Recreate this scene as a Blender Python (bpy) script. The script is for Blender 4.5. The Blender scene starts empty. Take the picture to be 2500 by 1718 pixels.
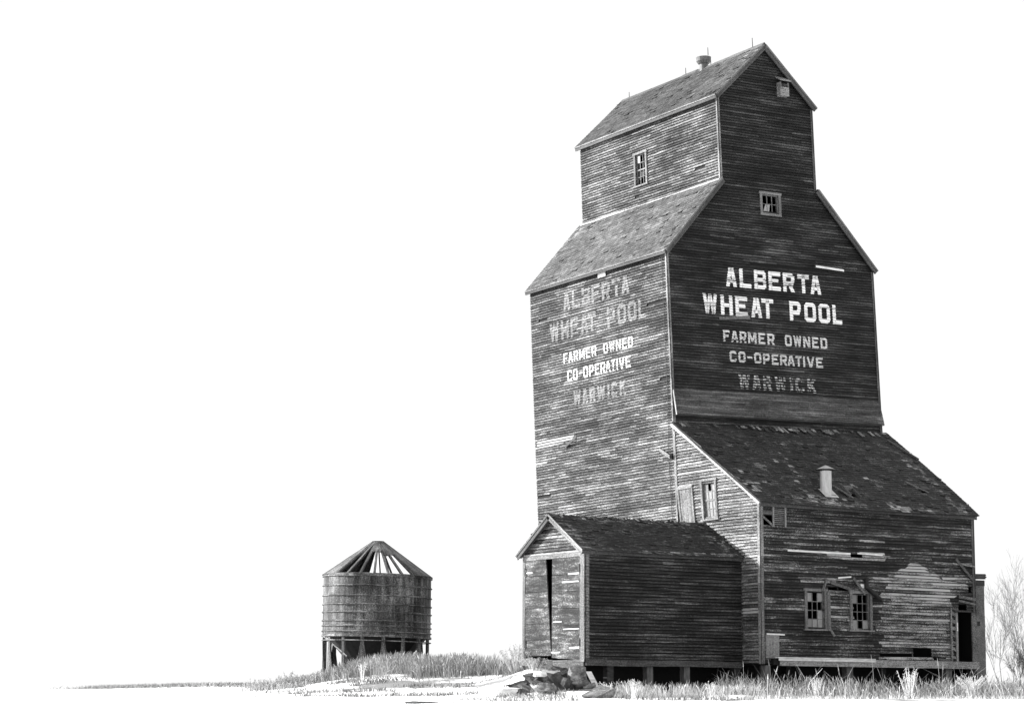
import bpy, math, random
from mathutils import Vector, Matrix, noise
R = math.radians
random.seed(11)
rnd = random.random
def ru(a, b): return a + (b - a) * rnd()
scene = bpy.context.scene
col = scene.collection

# ------------------------------------------------------------------ camera
YAW, PITCH, ROLL = 0.5760, 0.1533, 0.0046
CAM = Vector((-49.05, -64.076, -0.405))
HD = Vector((math.sin(YAW), math.cos(YAW), 0)); RH = Vector((math.cos(YAW), -math.sin(YAW), 0))
fw = Vector((HD.x*math.cos(PITCH), HD.y*math.cos(PITCH), math.sin(PITCH)))
up = RH.cross(fw)
rt = RH*math.cos(ROLL) + up*math.sin(ROLL); up = up*math.cos(ROLL) - RH*math.sin(ROLL)
cd = bpy.data.cameras.new('Camera'); cam = bpy.data.objects.new('Camera', cd); col.objects.link(cam)
cd.sensor_width = 36; cd.lens = 5577.5/2500*36; cd.clip_end = 6000; cd.clip_start = 0.5
M = Matrix((rt, up, -fw)).transposed().to_4x4(); M.translation = CAM
cam.matrix_world = M
scene.camera = cam

# ------------------------------------------------------------------ sky, sun, exposure
SUN_AZ, SUN_EL = R(-42), R(23)          # azimuth from +Y towards +X
w = bpy.data.worlds.new('World'); scene.world = w; w.use_nodes = True
nt = w.node_tree; bg = nt.nodes['Background']
sky = nt.nodes.new('ShaderNodeTexSky'); sky.sky_type = 'NISHITA'; sky.sun_disc = False
sky.sun_elevation = SUN_EL; sky.sun_rotation = SUN_AZ; sky.air_density = 1.2; sky.dust_density = 1.0; sky.ozone_density = 1
bw = nt.nodes.new('ShaderNodeRGBToBW')
hz = nt.nodes.new('ShaderNodeMath'); hz.operation = 'MAXIMUM'; hz.inputs[1].default_value = 4.45     # bright even winter haze
nt.links.new(sky.outputs[0], bw.inputs[0]); nt.links.new(bw.outputs[0], hz.inputs[0]); nt.links.new(hz.outputs[0], bg.inputs[0])
bg.inputs[1].default_value = 0.10
sd = bpy.data.lights.new('Sun', 'SUN'); sd.energy = 5.0; sd.angle = R(0.5); sd.color = (1, 1, 1)
so = bpy.data.objects.new('Sun', sd); col.objects.link(so)
ts = Vector((math.sin(SUN_AZ)*math.cos(SUN_EL), math.cos(SUN_AZ)*math.cos(SUN_EL), math.sin(SUN_EL)))
so.rotation_euler = ts.to_track_quat('Z', 'Y').to_euler(); so.location = (-40, 30, 40)
vs = scene.view_settings
vs.view_transform = 'Standard'; vs.look = 'None'; vs.gamma = 1; vs.exposure = 1.2

# ------------------------------------------------------------------ materials
def G(v): return (v, v, v, 1)
class NT:
    def __init__(s, name, rough=0.85):
        s.m = bpy.data.materials.new(name); s.m.use_nodes = True; s.t = s.m.node_tree
        s.b = s.t.nodes['Principled BSDF']; s.b.inputs['Roughness'].default_value = rough
        s.b.inputs['Specular IOR Level'].default_value = 0.25
    def n(s, ty, **kw):
        x = s.t.nodes.new(ty)
        for k, v in kw.items(): setattr(x, k, v)
        return x
    def l(s, a, b): s.t.links.new(a, b)
    def noise(s, vec, scale, detail=4, rough=0.6, dist=0.0):
        mp = s.n('ShaderNodeMapping'); mp.inputs['Scale'].default_value = scale; s.l(vec, mp.inputs[0])
        x = s.n('ShaderNodeTexNoise'); x.inputs['Scale'].default_value = 1; x.inputs['Detail'].default_value = detail
        x.inputs['Roughness'].default_value = rough; x.inputs['Distortion'].default_value = dist
        s.l(mp.outputs[0], x.inputs['Vector']); return x.outputs['Fac']
    def math(s, op, a, b=None, c=None):
        x = s.n('ShaderNodeMath', operation=op)
        for i, v in enumerate((a, b, c)):
            if v is None: continue
            if isinstance(v, (int, float)): x.inputs[i].default_value = v
            else: s.l(v, x.inputs[i])
        return x.outputs[0]
    def ramp(s, fac, stops):
        x = s.n('ShaderNodeValToRGB'); e = x.color_ramp.elements
        while len(e) < len(stops): e.new(0.5)
        for i, (p, v) in enumerate(stops): e[i].position = p; e[i].color = G(v)
        s.l(fac, x.inputs[0]); return x.outputs[0]
def wood(name, stops, a=0.5, b=0.45, c=0.35, d=0.35, su=1.3, sv=26, rough=0.85, g=0.0, gs=(0.8, 0.8, 5.5)):
    k = NT(name, rough)
    uv = k.n('ShaderNodeUVMap').outputs[0]
    at = k.n('ShaderNodeAttribute', attribute_name='shade').outputs['Fac']
    geo = k.n('ShaderNodeNewGeometry').outputs['Position']
    n1 = k.noise(uv, (su, sv, 1), 5, 0.65)
    n2 = k.noise(geo, (0.45, 0.45, 0.9), 3, 0.55)
    n3 = k.noise(uv, (14, 90, 1), 2, 0.7)
    n4 = k.noise(geo, (30, 30, 34), 1, 0.5)
    n5 = k.noise(geo, gs, 4, 0.6, .4)
    f = k.math('MULTIPLY', at, a)
    f = k.math('MULTIPLY_ADD', k.math('SUBTRACT', n1, 0.5), b*2, f)
    f = k.math('MULTIPLY_ADD', k.math('SUBTRACT', n2, 0.5), c*2, f)
    f = k.math('MULTIPLY_ADD', k.math('SUBTRACT', n3, 0.5), d*2, f)
    f = k.math('MULTIPLY_ADD', k.math('SUBTRACT', n4, 0.5), d*2.6, f)
    if g: f = k.math('MULTIPLY_ADD', k.math('SUBTRACT', n5, 0.5), g*2, f)
    f = k.math('ADD', f, 0.5 - a/2)
    cr = k.ramp(f, stops)
    k.l(cr, k.b.inputs['Base Color'])
    return k.m
def plain(name, v, var=0.3, sc=(8, 8, 8), rough=0.8, metal=0.0):
    k = NT(name, rough); k.b.inputs['Metallic'].default_value = metal
    geo = k.n('ShaderNodeNewGeometry').outputs['Position']
    n = k.noise(geo, sc, 4, 0.65)
    k.l(k.ramp(n, [(0.3, v*(1-var)), (0.7, min(0.95, v*(1+var)))]), k.b.inputs['Base Color'])
    return k.m
def paint(name, v, keep, sc=(3, 30, 1), soft=0.04, small=(25, 60, 1)):
    """old paint: opaque where it has survived, gone where it has flaked off"""
    k = NT(name, 0.8); k.b.inputs['Base Color'].default_value = G(v)
    uv = k.n('ShaderNodeUVMap').outputs[0]
    n1 = k.noise(uv, sc, 4, 0.7); n2 = k.noise(uv, small, 3, 0.7)
    f = k.math('MULTIPLY_ADD', k.math('SUBTRACT', n2, 0.5), 0.6, n1)
    mr = k.n('ShaderNodeMapRange'); k.l(f, mr.inputs['Value'])
    th = 0.5 + (0.5-keep)*0.62
    mr.inputs['From Min'].default_value = th-soft; mr.inputs['From Max'].default_value = th+soft
    k.l(mr.outputs[0], k.b.inputs['Alpha'])
    return k.m
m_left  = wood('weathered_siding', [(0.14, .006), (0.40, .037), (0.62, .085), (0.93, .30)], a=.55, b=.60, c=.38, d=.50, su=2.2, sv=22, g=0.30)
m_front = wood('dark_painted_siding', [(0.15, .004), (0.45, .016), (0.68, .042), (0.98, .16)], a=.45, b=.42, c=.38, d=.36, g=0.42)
m_skirt = wood('skirt_siding', [(0.15, .012), (0.45, .050), (0.68, .10), (0.95, .25)], a=.45, b=.42, c=.20, d=.36, g=0.40)
m_annex = wood('worn_annex_siding', [(0.12, .005), (0.42, .022), (0.64, .060), (0.90, .40)], a=.60, b=.42, c=.38, d=.36, g=0.42)
m_annexl = wood('pale_annex_siding', [(0.12, .008), (0.38, .065), (0.60, .15), (0.88, .40)], a=.52, b=.55, c=.25, d=.45, su=2.2, sv=22, g=0.32)
m_shed  = wood('shed_siding', [(0.15, .004), (0.42, .017), (0.66, .045), (0.94, .18)], a=.45, b=.46, c=.38, d=.36, g=0.42)
m_mtrim = wood('grey_trim_board', [(0.15, .03), (0.5, .11), (0.85, .28)], a=.4, b=.4, c=.2, d=.3, su=1.0, sv=30)
m_trim  = wood('trim_board', [(0.12, .02), (0.5, .12), (0.9, .36)], a=.45, b=.5, c=.3, d=.45, su=1.0, sv=30)
m_ltrim = wood('white_trim_board', [(0.12, .05), (0.45, .26), (0.85, .62)], a=.4, b=.5, c=.4, d=.45, su=1.0, sv=30)
m_dtrim = wood('dark_trim_board', [(0.15, .015), (0.5, .06), (0.85, .2)], a=.4, b=.4, c=.2, d=.3, su=1.0, sv=30)
m_door  = wood('plywood_door', [(0.15, .010), (0.45, .033), (0.68, .075), (0.96, .30)], a=.25, b=.7, c=.5, d=.45, su=1.4, sv=7, g=0.50)
m_roofl = wood('cedar_shingle_sunlit_tone', [(0.12, .012), (0.42, .058), (0.65, .10), (0.95, .26)], a=.50, b=.34, c=.22, d=.36, su=5, sv=16)  # paler copy of the shingle, sunlight on the slope put into the colour
m_roofd = wood('cedar_shingle_shaded_tone', [(0.10, .004), (0.42, .020), (0.66, .042), (1.0, .36)], a=.55, b=.26, c=.15, d=.34, su=5, sv=16)  # darker copy of the same shingle, shade of the slope put into the colour
m_bin   = wood('rusty_sheet_metal', [(0.10, .010), (0.40, .045), (0.66, .12), (0.95, .32)], a=.28, b=.75, c=.5, d=.45, su=0.5, sv=5, rough=.7, g=.4, gs=(2.2, 2.2, .7))
m_dark  = plain('void_shade_black', .006, .3)  # near-black; panels in it stand in for shade inside openings
m_tdark = plain('dark_timber', .03, .6, (3, 3, 12))
m_post  = plain('grey_timber', .10, .6, (12, 12, 3))
m_conc  = wood('weathered_post', [(0.15, .03), (0.45, .10), (0.7, .17), (0.95, .3)], a=.2, b=.35, c=.4, d=.5, su=2, sv=4)
m_glass = NT('dusty_glass', 0.25).m; m_glass.node_tree.nodes['Principled BSDF'].inputs['Base Color'].default_value = G(.16)
m_pale  = plain('clouded_glass', .22, .25, (6, 6, 6), .4)
m_cloth = plain('sun_bleached_sheet', .6, .15, (5, 5, 5))
m_dgalv = plain('dull_galvanised_metal', .10, .35, (6, 6, 2), .5, .1)
m_galv  = plain('galvanised_metal', .42, .25, (6, 6, 2), .45, .15)
m_soot  = plain('sooty_pipe', .012, .5, (8, 8, 8), .6)
m_iron  = plain('iron', .03, .4, (8, 8, 8), .6)
m_paint = paint('white_sign_paint', .85, .80, (6, 25, 1))
m_paint2 = paint('thin_sign_paint', .60, .66, (6, 25, 1))
m_paintw = paint('flaked_sign_paint', .62, .50, (7, 9, 1), .03)
m_paintl = paint('left_sign_paint', .56, 1.05, (9, 40, 1))
m_paintf = paint('faded_sign_paint', .30, .50, (4, 34, 1), .10, (14, 70, 1))
def rocky(name, v):
    k = NT(name, .9); geo = k.n('ShaderNodeNewGeometry').outputs['Position']
    n = k.noise(geo, (9, 9, 9), 6, .75); n2 = k.noise(geo, (2.5, 2.5, 5), 3, .6)
    k.l(k.ramp(k.math('MULTIPLY_ADD', n2, .5, k.math('MULTIPLY', n, .5)), [(.34, v*.25), (.5, v), (.66, min(.8, v*2.6))]), k.b.inputs['Base Color'])
    b_ = k.n('ShaderNodeBump'); b_.inputs['Strength'].default_value = 1; b_.inputs['Distance'].default_value = .06
    k.l(n, b_.inputs['Height']); k.l(b_.outputs[0], k.b.inputs['Normal']); return k.m
m_rock = rocky('broken_concrete', .15); m_rockd = rocky('dark_rubble', .05)
m_grass = wood('dry_grass', [(0.1, .05), (0.4, .22), (0.7, .5)], a=.9, b=.1, c=.3, d=.1)
m_straw = wood('pale_straw', [(0.1, .16), (0.35, .42), (0.6, .72)], a=.9, b=.1, c=.2, d=.1)
m_bark  = plain('grey_bark', .16, .6, (10, 10, 3))
m_fboard = plain('bare_bright_board', .62, .3, (3, 3, 14))

def sm(a, b, x):
    t = max(0.0, min(1.0, (x-a)/(b-a))); return t*t*(3-2*t)
# ------------------------------------------------------------------ geometry collector
ZG = 2.0
PHI, SH, Q, DD = 0.0358, 0.0103, -0.0003, 3.956
def lean(p):                               # the tower's lean and settled floor lines
    u = (p.x-5)*RH.x + (p.y-3)*RH.y; h = p.z + ZG
    k = -(PHI+SH)*h - Q*h*h
    return Vector((p.x+RH.x*k, p.y+RH.y*k, p.z + PHI*u))
def part_lean(p):                          # the drive shed follows the tower where it is nailed to it
    wt = max(0, min(1, (p.y+DD)/DD))
    t = max(0, min(1, (p.z-2.5)/5.0)); wt *= t*t*(3-2*t)
    return p.lerp(lean(p), wt)
class MB:
    def __init__(s): s.v = []; s.f = []; s.sh = []; s.uv = []; s.mi = []; s.mats = []; s.cur = 0
    def mat(s, m):
        if m not in s.mats: s.mats.append(m)
        s.cur = s.mats.index(m); return s
    def face(s, pts, sh=0.5, uv=None):
        i = len(s.v); s.v += [Vector(p) for p in pts]; s.f.append(tuple(range(i, i+len(pts))))
        s.sh.append(sh); s.mi.append(s.cur)
        if uv is None:
            e = (Vector(pts[1])-Vector(pts[0])); L = e.length
            e2 = Vector(pts[-1])-Vector(pts[0]); L2 = e2.length
            o = rnd()*40
            base = [(0, 0), (L, 0), (L, L2), (0, L2)]
            if L2 > L: base = [(y, x) for x, y in base]
            uv = [(base[k % 4][0]+o, base[k % 4][1]+o) for k in range(len(pts))]
        s.uv.append(uv)
    def box(s, o, a, b, c, sh=0.5):
        """box from corner o along vectors a, b, c"""
        o, a, b, c = map(Vector, (o, a, b, c))
        P = [o, o+a, o+a+b, o+b, o+c, o+a+c, o+a+b+c, o+b+c]
        for q in ((3, 2, 1, 0), (4, 5, 6, 7), (0, 1, 5, 4), (1, 2, 6, 5), (2, 3, 7, 6), (3, 0, 4, 7)):
            s.face([P[i] for i in q], sh)
    def bar(s, p0, p1, side, w, nrm, t, sh=0.5):
        """plank from p0 to p1, width w across 'side', thickness t along nrm (starting at p0's plane)"""
        p0, p1 = Vector(p0), Vector(p1); side = Vector(side).normalized(); nrm = Vector(nrm).normalized()
        s.box(p0 - side*w/2, p1-p0, side*w, nrm*t, sh)
    def tube(s, p0, p1, r0, r1, n=8, sh=0.5, caps=True):
        p0, p1 = Vector(p0), Vector(p1); d = (p1-p0).normalized()
        a = d.orthogonal().normalized(); b = d.cross(a)
        A = []; B = []
        for k in range(n):
            c = math.cos(2*math.pi*k/n); q = math.sin(2*math.pi*k/n)
            A.append(p0+(a*c+b*q)*r0); B.append(p1+(a*c+b*q)*r1)
        for k in range(n):
            j = (k+1) % n
            s.face([A[k], A[j], B[j], B[k]], sh)
        if caps: s.face(A[::-1], sh); s.face(B, sh)
    def build(s, name, parent=None, warp=None, smooth=False, mats=None):
        base = Vector(parent.location) if parent and parent.type == 'EMPTY' else Vector((0, 0, 0))
        if parent and parent.type == 'MESH': base = Vector(parent['base'])
        vs = [(warp(v) if warp else v) - base for v in s.v]
        me = bpy.data.meshes.new(name); me.from_pydata(vs, [], s.f)
        at = me.attributes.new('shade', 'FLOAT', 'FACE'); at.data.foreach_set('value', s.sh)
        ul = me.uv_layers.new(name='UVMap')
        ul.data.foreach_set('uv', [c for f in s.uv for p in f for c in p])
        for m in (mats or s.mats): me.materials.append(m)
        me.polygons.foreach_set('material_index', s.mi)
        if smooth: me.polygons.foreach_set('use_smooth', [True]*len(s.f))
        me.update()
        o = bpy.data.objects.new(name, me); col.objects.link(o)
        if parent: o.parent = parent
        o['base'] = tuple(base)
        return o
ALL = []
def empty(name, loc, label, cat, group=None):
    o = bpy.data.objects.new(name, None); col.objects.link(o); o.location = loc; o.empty_display_size = .3
    o['label'] = label; o['category'] = cat
    if group: o['group'] = group
    return o
def tag(o, label=None, cat=None, group=None, kind=None):
    if label: o['label'] = label
    if cat: o['category'] = cat
    if group: o['group'] = group
    if kind: o['kind'] = kind
    return o
Z = Vector((0, 0, 1)); X = Vector((1, 0, 0)); Y = Vector((0, 1, 0))
class Wall:
    """a vertical wall plane: origin o, horizontal direction u, outward normal n"""
    def __init__(s, o, u, n): s.o = Vector(o); s.u = Vector(u); s.n = Vector(n)
    def p(s, u, z, off=0.0): return Vector((s.o.x, s.o.y, 0)) + s.u*u + s.n*off + Z*z
def poly_prof(poly):
    """horizontal extent of a polygon at height z"""
    def f(z):
        xs = []
        for i in range(len(poly)):
            (x0, z0), (x1, z1) = poly[i], poly[(i+1) % len(poly)]
            if z0 == z1:
                if abs(z-z0) < 1e-6: xs += [x0, x1]
                continue
            if min(z0, z1)-1e-9 <= z <= max(z0, z1)+1e-9: xs.append(x0+(x1-x0)*(z-z0)/(z1-z0))
        return (min(xs), max(xs)) if xs else None
    return f
def clapboard(mb, W, poly, z0, z1, mat, e=0.1, holes=(), patches=(), lap=0.040, bl=(1.6, 4.8), jit=0.005, miss=0.004, spread=1.0, back=-.6, kick=None, gap=.026, skew=1.0, wave=.012, rag=.09, biasfn=None):
    prof = poly_prof(poly); pps = [(poly_prof(q), b, sp) for q, b, sp in patches]
    n = max(1, round((z1-z0)/e)); e = (z1-z0)/n
    sd0 = rnd()*90
    def wv(u, z): return wave*noise.noise(Vector((u*.45+sd0, z*.5, 0)))
    for k in range(n):
        zb = z0+k*e; zt = zb+e; zm = (zb+zt)/2
        A, B = prof(zb+1e-5), prof(zt-1e-5)
        C = prof(zm)
        if not (A and B and C): continue
        ivs = [(C[0], C[1])]
        for (ha, hb, hza, hzb) in holes:
            if hza < zm < hzb:
                nv = []
                for a, b in ivs:
                    if ha > a: nv.append((a, min(b, ha)))
                    if hb < b: nv.append((max(a, hb), b))
                ivs = [q for q in nv if q[1]-q[0] > .01]
        row = ru(-.10, .10)*spread
        for a, b in ivs:
            x = a + ru(.3, bl[1])
            brk = []
            for pf, _, _ in pps:
                q = pf(zm)
                if q:
                    q0, q1 = pf(zb) or q, pf(zt) or q
                    jr = ru(-rag, rag)
                    brk += [(q[i]+jr, q0[i]+jr, q1[i]+jr) for i in (0, 1) if a+.03 < q[i] < b-.03]
            xs = []
            while x < b-.3: xs.append(x); x += ru(*bl)
            cuts = [(a, A[0] if abs(a-C[0]) < 1e-6 else a, B[0] if abs(a-C[0]) < 1e-6 else a), (b, A[1] if abs(b-C[1]) < 1e-6 else b, B[1] if abs(b-C[1]) < 1e-6 else b)]
            cuts += brk + [(t, t, t) for t in xs if all(abs(t-q[0]) > .2 for q in brk)]
            cuts.sort()
            mb.mat(mat)      # sheathing behind the boards, coloured darkest to paint shadow lines between rows
            c0, c1 = cuts[0], cuts[-1]
            mb.face([W.p(c0[1], zb, -.012), W.p(c1[1], zb, -.012), W.p(c1[2], zt, -.012), W.p(c0[2], zt, -.012)], back)
            for i in range(len(cuts)-1):
                (u0, a0, a1), (u1, b0, b1) = cuts[i], cuts[i+1]
                if u1-u0 < .01 or rnd() < miss: continue
                sh = .5 + (rnd()**skew-1/(1+skew))*spread + row
                um = (u0+u1)/2
                if biasfn: sh += biasfn(um, zm)
                for pf, bias, sp in pps:
                    q = pf(zm)
                    if q and q[0] < um < q[1]: sh = .5 + (sh-.5)*sp + bias
                ob = lap + ru(-.004, .006); ot = .004
                j0, j1 = ru(-jit, jit)+wv(a0, zb), ru(-jit, jit)+wv(b0, zb)
                uo = rnd()*50; vo = rnd()*50
                kb = kick(zb) if kick else 0; kt = kick(zt) if kick else 0
                zl = zb+gap
                P = [W.p(a0, zl+j0, ob+kb), W.p(b0, zl+j1, ob+kb), W.p(b1, zt+.006+j1, ot+kt), W.p(a1, zt+.006+j0, ot+kt)]
                mb.face(P, sh, [(a0+uo, vo), (b0+uo, vo), (b1+uo, vo+e), (a1+uo, vo+e)])
                mb.face([W.p(a0, zl+j0, kb-.012), W.p(b0, zl+j1, kb-.012), P[1], P[0]], .2)  # lower edge coloured darker, part of the painted shadow line
                mb.face([P[0], P[3], W.p(a1, zt, kt-.012), W.p(a0, zl, kb-.012)], .25)
                mb.face([P[1], P[2], W.p(b1, zt, kt-.012), W.p(b0, zl, kb-.012)], .25)
def shingles(mb, o, u, v, n, U, V, mat, e=.135, tab=(.12, .28), spread=.8, bias=0, hotspots=(), miss=.004, holes=(), edge=.0, sag=0):
    """wood shingles laid in rows from the eave (v=0) up to the ridge"""
    o, u, v, n = map(Vector, (o, u, v, n)); rows = round(V/e); e = V/rows
    def P(a, b, h):
        s = sag*math.sin(math.pi*min(1, max(0, a/U))) if sag else 0
        return o+u*a+v*b+n*h - Z*s
    N = 6
    for i in range(N):     # roof deck
        a, b = U*i/N, U*(i+1)/N
        for h, s in ((-.05, .2), (0, .1)):
            mb.mat(mat)
            rowsd = [0, V] if not holes else sorted(set([0, V]+[x for hh in holes for x in hh[2:]]))
            for j in range(len(rowsd)-1):
                segs = [(a, b)]
                vm = (rowsd[j]+rowsd[j+1])/2
                for (h0, h1, h2, h3) in holes:
                    if h2 < vm < h3:
                        ns = []
                        for x, y in segs:
                            if h0 > x: ns.append((x, min(y, h0)))
                            if h1 < y: ns.append((max(x, h1), y))
                        segs = [q for q in ns if q[1]-q[0] > 1e-4]
                for x, y in segs:
                    mb.face([P(x, rowsd[j], h), P(y, rowsd[j], h), P(y, rowsd[j+1], h), P(x, rowsd[j+1], h)], s)
    for i in range(N):
        a, b = U*i/N, U*(i+1)/N
        mb.face([P(a, 0, -.05), P(b, 0, -.05), P(b, 0, .012), P(a, 0, .012)], .5)
        mb.face([P(a, V, -.05), P(b, V, -.05), P(b, V, .012), P(a, V, .012)], .3)
    mb.face([P(0, 0, -.05), P(0, V, -.05), P(0, V, .012), P(0, 0, .012)], .4)
    mb.face([P(U, 0, -.05), P(U, V, -.05), P(U, V, .012), P(U, 0, .012)], .4)
    for r in range(rows):
        x = -ru(0, .1); b0 = r*e - .02; b1 = r*e+e+.03
        rowsh = ru(-.10, .10)
        while x < U:
            x1 = min(U+.01, x+ru(*tab)); x0 = max(-.01, x)
            um, vm = (x0+x1)/2, r*e+e/2
            x = x1+.006
            if any(h0 < um < h1 and h2 < vm < h3 for h0, h1, h2, h3 in holes): continue
            sh = .5+bias+rowsh+ru(-.5, .5)*spread
            lift = .014+ru(0, .012)
            for (hu, hv, ha, hb, add, pm) in hotspots:
                d = ((um-hu)/ha)**2+((vm-hv)/hb)**2
                if d < 1:
                    sh += .85*add*(1-d)*ru(-.2, 1.5)
                    if rnd() < pm*(1-d): sh = -9
            if rnd() < miss or sh < -5: continue
            if rnd() < .045: lift += ru(.012, .045)
            d0 = ru(-.012, .012)
            uo = rnd()*50
            q = [P(x0, b0+d0, lift), P(x1, b0+d0+ru(-.006, .006), lift), P(x1, b1, .006), P(x0, b1, .006)]
            mb.face(q, sh, [(uo, x0), (uo, x1), (uo+e, x1), (uo+e, x0)])
            mb.face([P(x0, b0+d0, 0), P(x1, b0+d0, 0), q[1], q[0]], .15)

# ------------------------------------------------------------------ block lettering
def stroke(pts, t, closed=False):
    """convex quads along a polyline with mitred joints"""
    P = [Vector((a, b)) for a, b in pts]; n = len(P); out = []
    def side(i):
        if closed or 0 < i < n-1:
            a = (P[i]-P[(i-1) % n]).normalized(); b = (P[(i+1) % n]-P[i]).normalized()
            na = Vector((-a.y, a.x)); nb = Vector((-b.y, b.x)); m = (na+nb).normalized()
            return m*(t/2/max(.35, m.dot(na)))
        d = (P[1]-P[0]) if i == 0 else (P[-1]-P[-2]); d.normalize()
        return Vector((-d.y, d.x))*t/2
    S = [side(i) for i in range(n)]
    for i in range(n if closed else n-1):
        j = (i+1) % n
        out.append([P[i]+S[i], P[j]+S[j], P[j]-S[j], P[i]-S[i]])
    return out
def glyph(c, w, h, t, tv=None):
    a = t/2; c_ = min(w, h)*.26; q = []
    oct_ = [(a, c_), (c_, a), (w-c_, a), (w-a, c_), (w-a, h-c_), (w-c_, h-a), (c_, h-a), (a, h-c_)]
    S = stroke
    if c == 'A': q = S([(a*.9, -t*.5), (w/2-a*.35, h+t*.2)], t)+S([(w-a*.9, -t*.5), (w/2+a*.35, h+t*.2)], t)+S([(w*.22, h*.30), (w*.78, h*.30)], t*.8)
    elif c == 'B': q = S([(a, 0), (a, h)], t)+S([(t*.8, a), (w-c_*.8, a), (w-a, c_*.8), (w-a, h/2-c_*.5), (w-c_*.7, h/2), (t*.8, h/2)], t*.9)+S([(w-c_*.7, h/2), (w-a, h/2+c_*.5), (w-a, h-c_*.8), (w-c_*.8, h-a), (t*.8, h-a)], t*.9)
    elif c == 'C': q = S([(w-a, h*.30), (w-a, c_), (w-c_, a), (c_, a), (a, c_), (a, h-c_), (c_, h-a), (w-c_, h-a), (w-a, h-c_), (w-a, h*.70)], t)
    elif c == 'D': q = S([(a, 0), (a, h)], t)+S([(t*.8, a), (w-c_, a), (w-a, c_), (w-a, h-c_), (w-c_, h-a), (t*.8, h-a)], t)
    elif c == 'E': q = S([(a, 0), (a, h)], t)+S([(t*.8, a), (w, a)], t)+S([(t*.8, h*.52), (w*.82, h*.52)], t*.9)+S([(t*.8, h-a), (w, h-a)], t)
    elif c == 'F': q = S([(a, 0), (a, h)], t)+S([(t*.8, h*.50), (w*.82, h*.50)], t*.9)+S([(t*.8, h-a), (w, h-a)], t)
    elif c == 'H': q = S([(a, 0), (a, h)], t)+S([(w-a, 0), (w-a, h)], t)+S([(t*.8, h*.5), (w-t*.8, h*.5)], t*.9)
    elif c == 'I': q = S([(w/2, 0), (w/2, h)], t)
    elif c == 'K': q = S([(a, 0), (a, h)], t)+S([(t*.7, h*.36), (w-a*.8, h+t*.3)], t)+S([(w*.40, h*.55), (w-a*.7, -t*.3)], t)
    elif c == 'L': q = S([(a, 0), (a, h)], t)+S([(t*.8, a), (w, a)], t)
    elif c == 'M': q = S([(a, 0), (a, h)], t)+S([(w-a, 0), (w-a, h)], t)+S([(a*1.2, h*1.02), (w/2, h*.18)], t*.9)+S([(w-a*1.2, h*1.02), (w/2, h*.18)], t*.9)
    elif c == 'N': q = S([(a, 0), (a, h)], t)+S([(w-a, 0), (w-a, h)], t)+S([(a, h*1.02), (w-a, -.02*h)], t)
    elif c == 'O': q = S(oct_, t, True)
    elif c == 'P': q = S([(a, 0), (a, h)], t)+S([(t*.8, h*.42), (w-c_, h*.42), (w-a, h*.42+c_), (w-a, h-c_), (w-c_, h-a), (t*.8, h-a)], t)
    elif c == 'R': q = S([(a, 0), (a, h)], t)+S([(t*.8, h*.44), (w-c_, h*.44), (w-a, h*.44+c_*.9), (w-a, h-c_), (w-c_, h-a), (t*.8, h-a)], t)+S([(w*.52, h*.45), (w-a*.7, -t*.3)], t)
    elif c == 'T': q = S([(w/2, 0), (w/2, h)], t)+S([(0, h-a), (w, h-a)], t)
    elif c == 'V': q = S([(a*.9, h+t*.3), (w/2-a*.2, -t*.1)], t)+S([(w-a*.9, h+t*.3), (w/2+a*.2, -t*.1)], t)
    elif c == 'W': q = S([(a*.8, h+t*.3), (w*.29, -t*.1)], t*.9)+S([(w*.27, -t*.1), (w*.5, h)], t*.8)+S([(w*.5, h), (w*.73, -t*.1)], t*.8)+S([(w-a*.8, h+t*.3), (w*.71, -t*.1)], t*.9)
    elif c == '-': q = S([(0, h*.52), (w, h*.52)], t*.9)
    return q
def clip(poly, ax, val, keep_gt):
    out = []
    for i in range(len(poly)):
        a, b = poly[i], poly[(i+1) % len(poly)]
        ia = (a[ax] >= val) if keep_gt else (a[ax] <= val); ib = (b[ax] >= val) if keep_gt else (b[ax] <= val)
        if ia: out.append(a)
        if ia != ib:
            t = (val-a[ax])/(b[ax]-a[ax]); out.append(a.lerp(b, t))
    return out
def letters(mb, W, items, mat, z0w, e, t, band=(0, 1), drop=0.0, flip=False):
    """items: (char, u0, u1, z0, z1); painted on every siding board in turn"""
    mb.mat(mat)
    for c, u0, u1, za, zb in items:
        wd, h = abs(u1-u0), zb-za
        sg = 1 if u1 > u0 else -1
        for quad in glyph(c, wd, h, t):
            k0 = int((za-z0w)/e)-1
            for k in range(k0, int((zb-z0w)/e)+2):
                b0 = z0w+k*e; lo = max(za, b0+e*band[0]); hi = min(zb, b0+e*band[1])
                if hi <= lo: continue
                pl = [Vector((x, y+za)) for x, y in quad]
                pl = clip(clip(pl, 1, lo, True), 1, hi, False)
                if len(pl) < 3: continue
                pl = clip(clip(pl, 0, -.02, True), 0, wd+.02, False)
                if len(pl) < 3 or rnd() < drop: continue
                uo = (k*7.31) % 19
                mb.face([W.p(u0+sg*p.x, p.y, .052-.038*(p.y-b0)/e) for p in pl], .8, [(u0+sg*p.x+uo, p.y+uo) for p in pl])
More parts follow.
